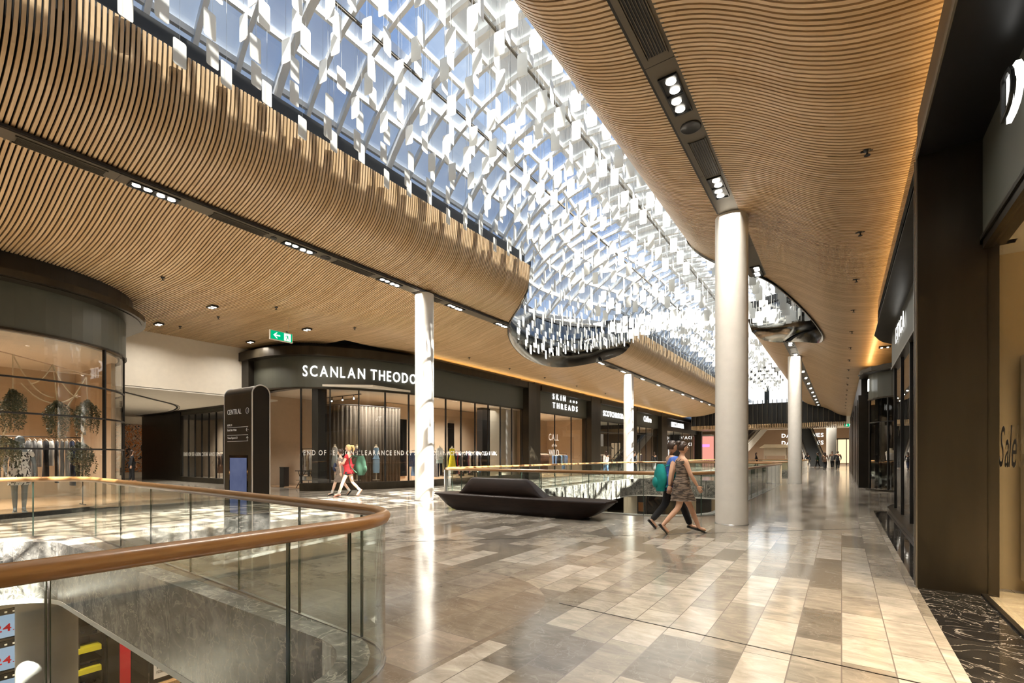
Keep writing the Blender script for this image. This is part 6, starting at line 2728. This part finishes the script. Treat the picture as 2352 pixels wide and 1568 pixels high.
        for i, c in enumerate(S_):
            f = i / (m_n - 1) * (len(sect) - 1)
            j = min(len(sect) - 2, int(f))
            rx = sect[j][1] + (sect[j + 1][1] - sect[j][1]) * (f - j)
            ry = sect[j][2] + (sect[j + 1][2] - sect[j][2]) * (f - j)
            ruf = 0.008 * math.sin(i * 2.2)
            rings.append([Vector((c.x + (rx + ruf) * math.cos(2 * PI * q_ / 24), c.y + (ry + ruf) * math.sin(2 * PI * q_ / 24), c.z)) for q_ in range(24)])
        q.loft(rings, 0)
        q.build('dress', outfit['dress'], t)
        if outfit.get('straps'):
            q = MB()
            for s in (-1, 1):
                q.tube([up_ + Vector((0.09, s * 0.08, 0.02)), V['neck'] + Vector((0.0, s * 0.085, -0.03)), up_ + Vector((-0.095, s * 0.075, 0.02))], 0.006, 6)
            q.build('strap', outfit['dress'], t)
    # ---- shoes
    for s in ('l', 'r'):
        an, to = V['an_' + s], V['to_' + s]
        d = (to - an)
        d.z = to.z - an.z
        d.normalize()
        side = Vector((-d.y, d.x, 0)).normalized()
        dn = side.cross(d).normalized()
        if dn.z > 0:
            dn = -dn
        flat = outfit.get('flats')
        q = MB()
        heel = an - d * 0.055 + dn * 0.055
        rings = []
        for f, w_, hh in ((0.0, 0.028, 0.05), (0.04, 0.036, 0.055), (0.10, 0.036, 0.035 if flat else 0.055), (0.17, 0.044, 0.026 if flat else 0.045), (0.22, 0.040, 0.022 if flat else 0.036), (0.262, 0.018, 0.014)):
            c = heel + d * f * 0.98
            rings.append([c + side * w_ * math.cos(2 * PI * k_ / 12) - dn * (hh * 0.5 + hh * 0.5 * math.sin(2 * PI * k_ / 12)) for k_ in range(12)])
        q.loft(rings, 0)
        q.build('shoe', outfit['shoes'], t)
    if outfit.get('socks'):
        for s in ('l', 'r'):
            q = MB()
            q.tube([lerp3(V['kn_' + s], V['an_' + s], 0.7), V['an_' + s]], [0.047, 0.044], 12)
            q.build('sock', outfit['socks'], t)
    return tag(t, lab, 'person')


M['lip'] = mat('lips', (0.42, 0.15, 0.12), 0.5)
HB = mat('dark_brown_hair', (0.035, 0.018, 0.01), 0.45, var=0.3, vscale=30)
HBL = mat('blonde_hair', (0.62, 0.45, 0.20), 0.45, var=0.3, vscale=30)


def walk(front='l', stride=0.30, arms=0.25, lift=0.10, sw=0.165, hipw=0.085):
    """mid-stride joints for a 1.70 m walker, facing +x"""
    b = 'r' if front == 'l' else 'l'
    sy = {'l': 1, 'r': -1}
    J = dict(pelvis=(0, 0, 0.92), waist=(0.01, 0, 1.06), chest=(0.015, 0, 1.20), upchest=(0.01, 0, 1.35), neck=(0.0, 0, 1.47), head=(0.02, 0, 1.54), face=(1, 0, -0.05))
    for s in ('l', 'r'):
        J['sh_' + s] = (0, sy[s] * sw, 1.395)
        J['hip_' + s] = (0, sy[s] * hipw, 0.88)
    f, k = front, b
    J['kn_' + f] = (stride * 0.62, sy[f] * 0.08, 0.50)
    J['an_' + f] = (stride * 1.15, sy[f] * 0.07, 0.085)
    J['to_' + f] = (stride * 1.15 + 0.14, sy[f] * 0.085, 0.045)
    J['kn_' + k] = (-stride * 0.30, sy[k] * 0.08, 0.49)
    J['an_' + k] = (-stride * 1.25, sy[k] * 0.07, 0.085 + lift * 0.75)
    J['to_' + k] = (-stride * 1.25 + 0.12, sy[k] * 0.08, 0.03)
    J['el_' + k] = (0.10 * arms / 0.25, sy[k] * (sw + 0.07), 1.12)
    J['wr_' + k] = (0.10 * arms / 0.25 + 0.14, sy[k] * (sw + 0.05), 0.90)
    J['el_' + f] = (-0.12 * arms / 0.25, sy[f] * (sw + 0.07), 1.12)
    J['wr_' + f] = (-0.12 * arms / 0.25 - 0.03, sy[f] * (sw + 0.08), 0.87)
    J['palm_l'] = (1, 0, 0)
    J['palm_r'] = (1, 0, 0)
    return J


HEAD = math.atan2(0.5666, 0.824)
J = walk('l', 0.31, 0.2)
person((-2.36, 8.80, 0), HEAD, 1.61, J, 'person in a short brown ruffled dress walking beside a person in blue', M['skin'], HB,
       dict(dress=M['tweed'], hem=0.62, straps=True, hair_style='bun', shoes=M['black'], flats=True))
J = walk('r', 0.30, 0.2, sw=0.185)
person((-2.64, 9.14, 0), HEAD, 1.64, J, 'person in a blue T-shirt and dark trousers walking behind the ruffled dress', M['skin'], HB,
       dict(shirt=CL['royal'], trousers=CL['black'], shoes=M['black'], hair_style=None), female=False)


def backpack(loc, rz, s, m, lab, squash=(1, 1, 1)):
    t = empty('backpack', loc, rz)
    mb = MB()
    rings = []
    for i in range(9):
        f = i / 8
        z = -0.24 + 0.48 * f
        r = math.sin(PI * (0.16 + 0.74 * f)) ** 0.6
        rings.append([(0.105 * r * math.cos(2 * PI * k / 18) * s * squash[0] * (1 + 0.06 * math.sin(5 * k + i)), 0.16 * r * math.sin(2 * PI * k / 18) * s * squash[1], z * s * squash[2]) for k in range(18)])
    mb.loft(rings)
    mb.build('bag_body', m, t)
    mb = MB()
    mb.ball((-0.09 * s, 0, -0.08 * s), 0.10 * s, 0, 12, 0.5, 1.1, 1.0)
    mb.build('front_pocket', m, t)
    for q in (-1, 1):
        mb = MB()
        mb.tube([(0.06 * s, q * 0.09 * s, 0.20 * s), (0.16 * s, q * 0.10 * s, 0.24 * s), (0.24 * s, q * 0.11 * s, 0.14 * s), (0.20 * s, q * 0.12 * s, -0.04 * s), (0.06 * s, q * 0.11 * s, -0.17 * s)], 0.012 * s, 6)
        mb.build('shoulder_strap', m, t)
    return tag(t, lab, 'backpack')


backpack((-2.62 - 0.22 * math.cos(HEAD), 9.12 - 0.22 * math.sin(HEAD), 0.98), HEAD, 1.05, CL['teal'], 'teal backpack on the back of the person in blue')

# two girls walking the other way in the sun, beside the curved window
HG = math.atan2(-0.5666, -0.824)
J = walk('l', 0.28, 0.1, lift=0.16)
J['el_l'] = (0.10, 0.23, 1.13)
J['wr_l'] = (0.27, 0.02, 1.10)
J['el_r'] = (0.10, -0.23, 1.12)
J['wr_r'] = (0.25, 0.06, 1.06)
J['hand_l'] = (0.3, -1, -0.1)
J['hand_r'] = (0.3, 1, 0.0)
J['palm_l'] = (0, 0, 1)
J['palm_r'] = (0, 0, 1)
person((-13.75, 10.25, 0), HG, 1.72, J, 'blonde person in a red shirt and black shorts striding in the sun', M['skin_pale'], HBL,
       dict(shirt=CL['red'], trousers=CL['black'], leg=0.45, shoes=mat('coral_sneaker', (0.75, 0.30, 0.22), 0.6), hair_style='ponytail', sleeve=0.5, socks=CL['white']))
J = walk('l', 0.26, 0.15)
person((-14.35, 10.35, 0), HG, 1.58, J, 'person in a grey brown school dress walking left of the red shirt', M['skin_pale'], HB,
       dict(dress=fab('grey_brown_dress', (0.20, 0.165, 0.14)), hem=0.50, shirt=fab('grey_brown_blouse', (0.20, 0.165, 0.14)), sleeve=0.5, hair_style='bun', shoes=M['black'], socks=CL['white']))
backpack((-13.45, 10.50, 1.05), HG, 1.45, CL['green'], 'large green bag slung behind the red shirt', (1.2, 0.9, 0.95))
backpack((-14.35 + 0.18 * math.cos(HG), 10.35 + 0.18 * math.sin(HG), 0.98), HG + PI, 0.62, CL['navy'], 'small dark satchel held in front of the grey brown dress')

# distant people
far = [((-30.3, 9.3, 0), 1.5, 'black', 'black', True, 'long', 'person in black clothes standing before the mural in the side passage'),
       ((-13.6, 31.4, 0), 2.6, 'white', 'denim', True, 'long', 'person in a white top standing outside the SCOTCH&SODA window'),
       ((-13.4, 36.5, 0), 1.2, 'black', 'black', True, 'bun', 'person in black near the Calibre window'),
       ((-13.8, 42.5, 0), 1.8, 'black', 'grey', True, 'long', 'person in a dark top and grey trousers near the cosmetics shop'),
       ((-1.3, 54.5, 0), 1.6, 'brown', 'black', True, 'long', 'person in a dark red brown coat far down the right walkway'),
       ((-0.3, 55.5, 0), 1.6, 'black', 'black', False, None, 'person in black at the far end of the right walkway'),
       ((-0.8, 60.0, 0), -1.5, 'grey', 'black', False, None, 'person in a grey top walking between the two dark figures'),
       ((-2.9, 58.0, 0), 1.4, 'black', 'navy', True, 'long', 'person in dark clothes near the foot of the right escalator'),
       ((-3.6, 61.0, 0), 0.3, 'brown', 'black', False, None, 'person in brown waiting beside the right escalator'),
       ((-2.2, 63.5, 0), 2.8, 'green', 'black', True, 'bun', 'person in a green top at the right escalator'),
       ((-7.6, 57.6, 0), 0.2, 'black', 'black', True, 'long', 'person in black standing by the kiosk')]
for i, (loc, rz, top, bot, fem, hs, lab) in enumerate(far):
    J = walk('l' if i % 2 else 'r', 0.16 if i else 0.05, 0.12, lift=0.04, sw=0.165 if fem else 0.19)
    o = dict(shirt=CL[top], trousers=CL[bot], shoes=M['black'], hair_style=hs, long_sleeve=True)
    person(loc, rz, 1.66 if fem else 1.76, J, lab, M['skin'], HB, o, fem)

# full mannequin in the curved corner shop
J = walk('l', 0.03, 0.02, lift=0.0)
J['face'] = (1, 0, 0)
t = person((-16.35, 2.8, 0.03), -0.15, 1.80, J, 'headed blue grey mannequin in a black and white print dress in the corner window', M['mannequin'], M['mannequin'],
           dict(dress=M['feather'], hem=0.62, shirt=M['feather'], sleeve=0.6, shoes=M['mannequin'], flats=True))
t.name = 'mannequin'
t['category'] = 'mannequin'
for ch in t.children:
    if ch.name.startswith('hair'):
        ch.name = 'smooth_scalp'
    if ch.name.startswith('shoe'):
        ch.name = 'foot'
    if ch.name.startswith('body'):
        ch.data.materials[1] = M['mannequin']
        ch.data.materials[2] = M['mannequin']
        ch.data.materials[3] = M['mannequin']
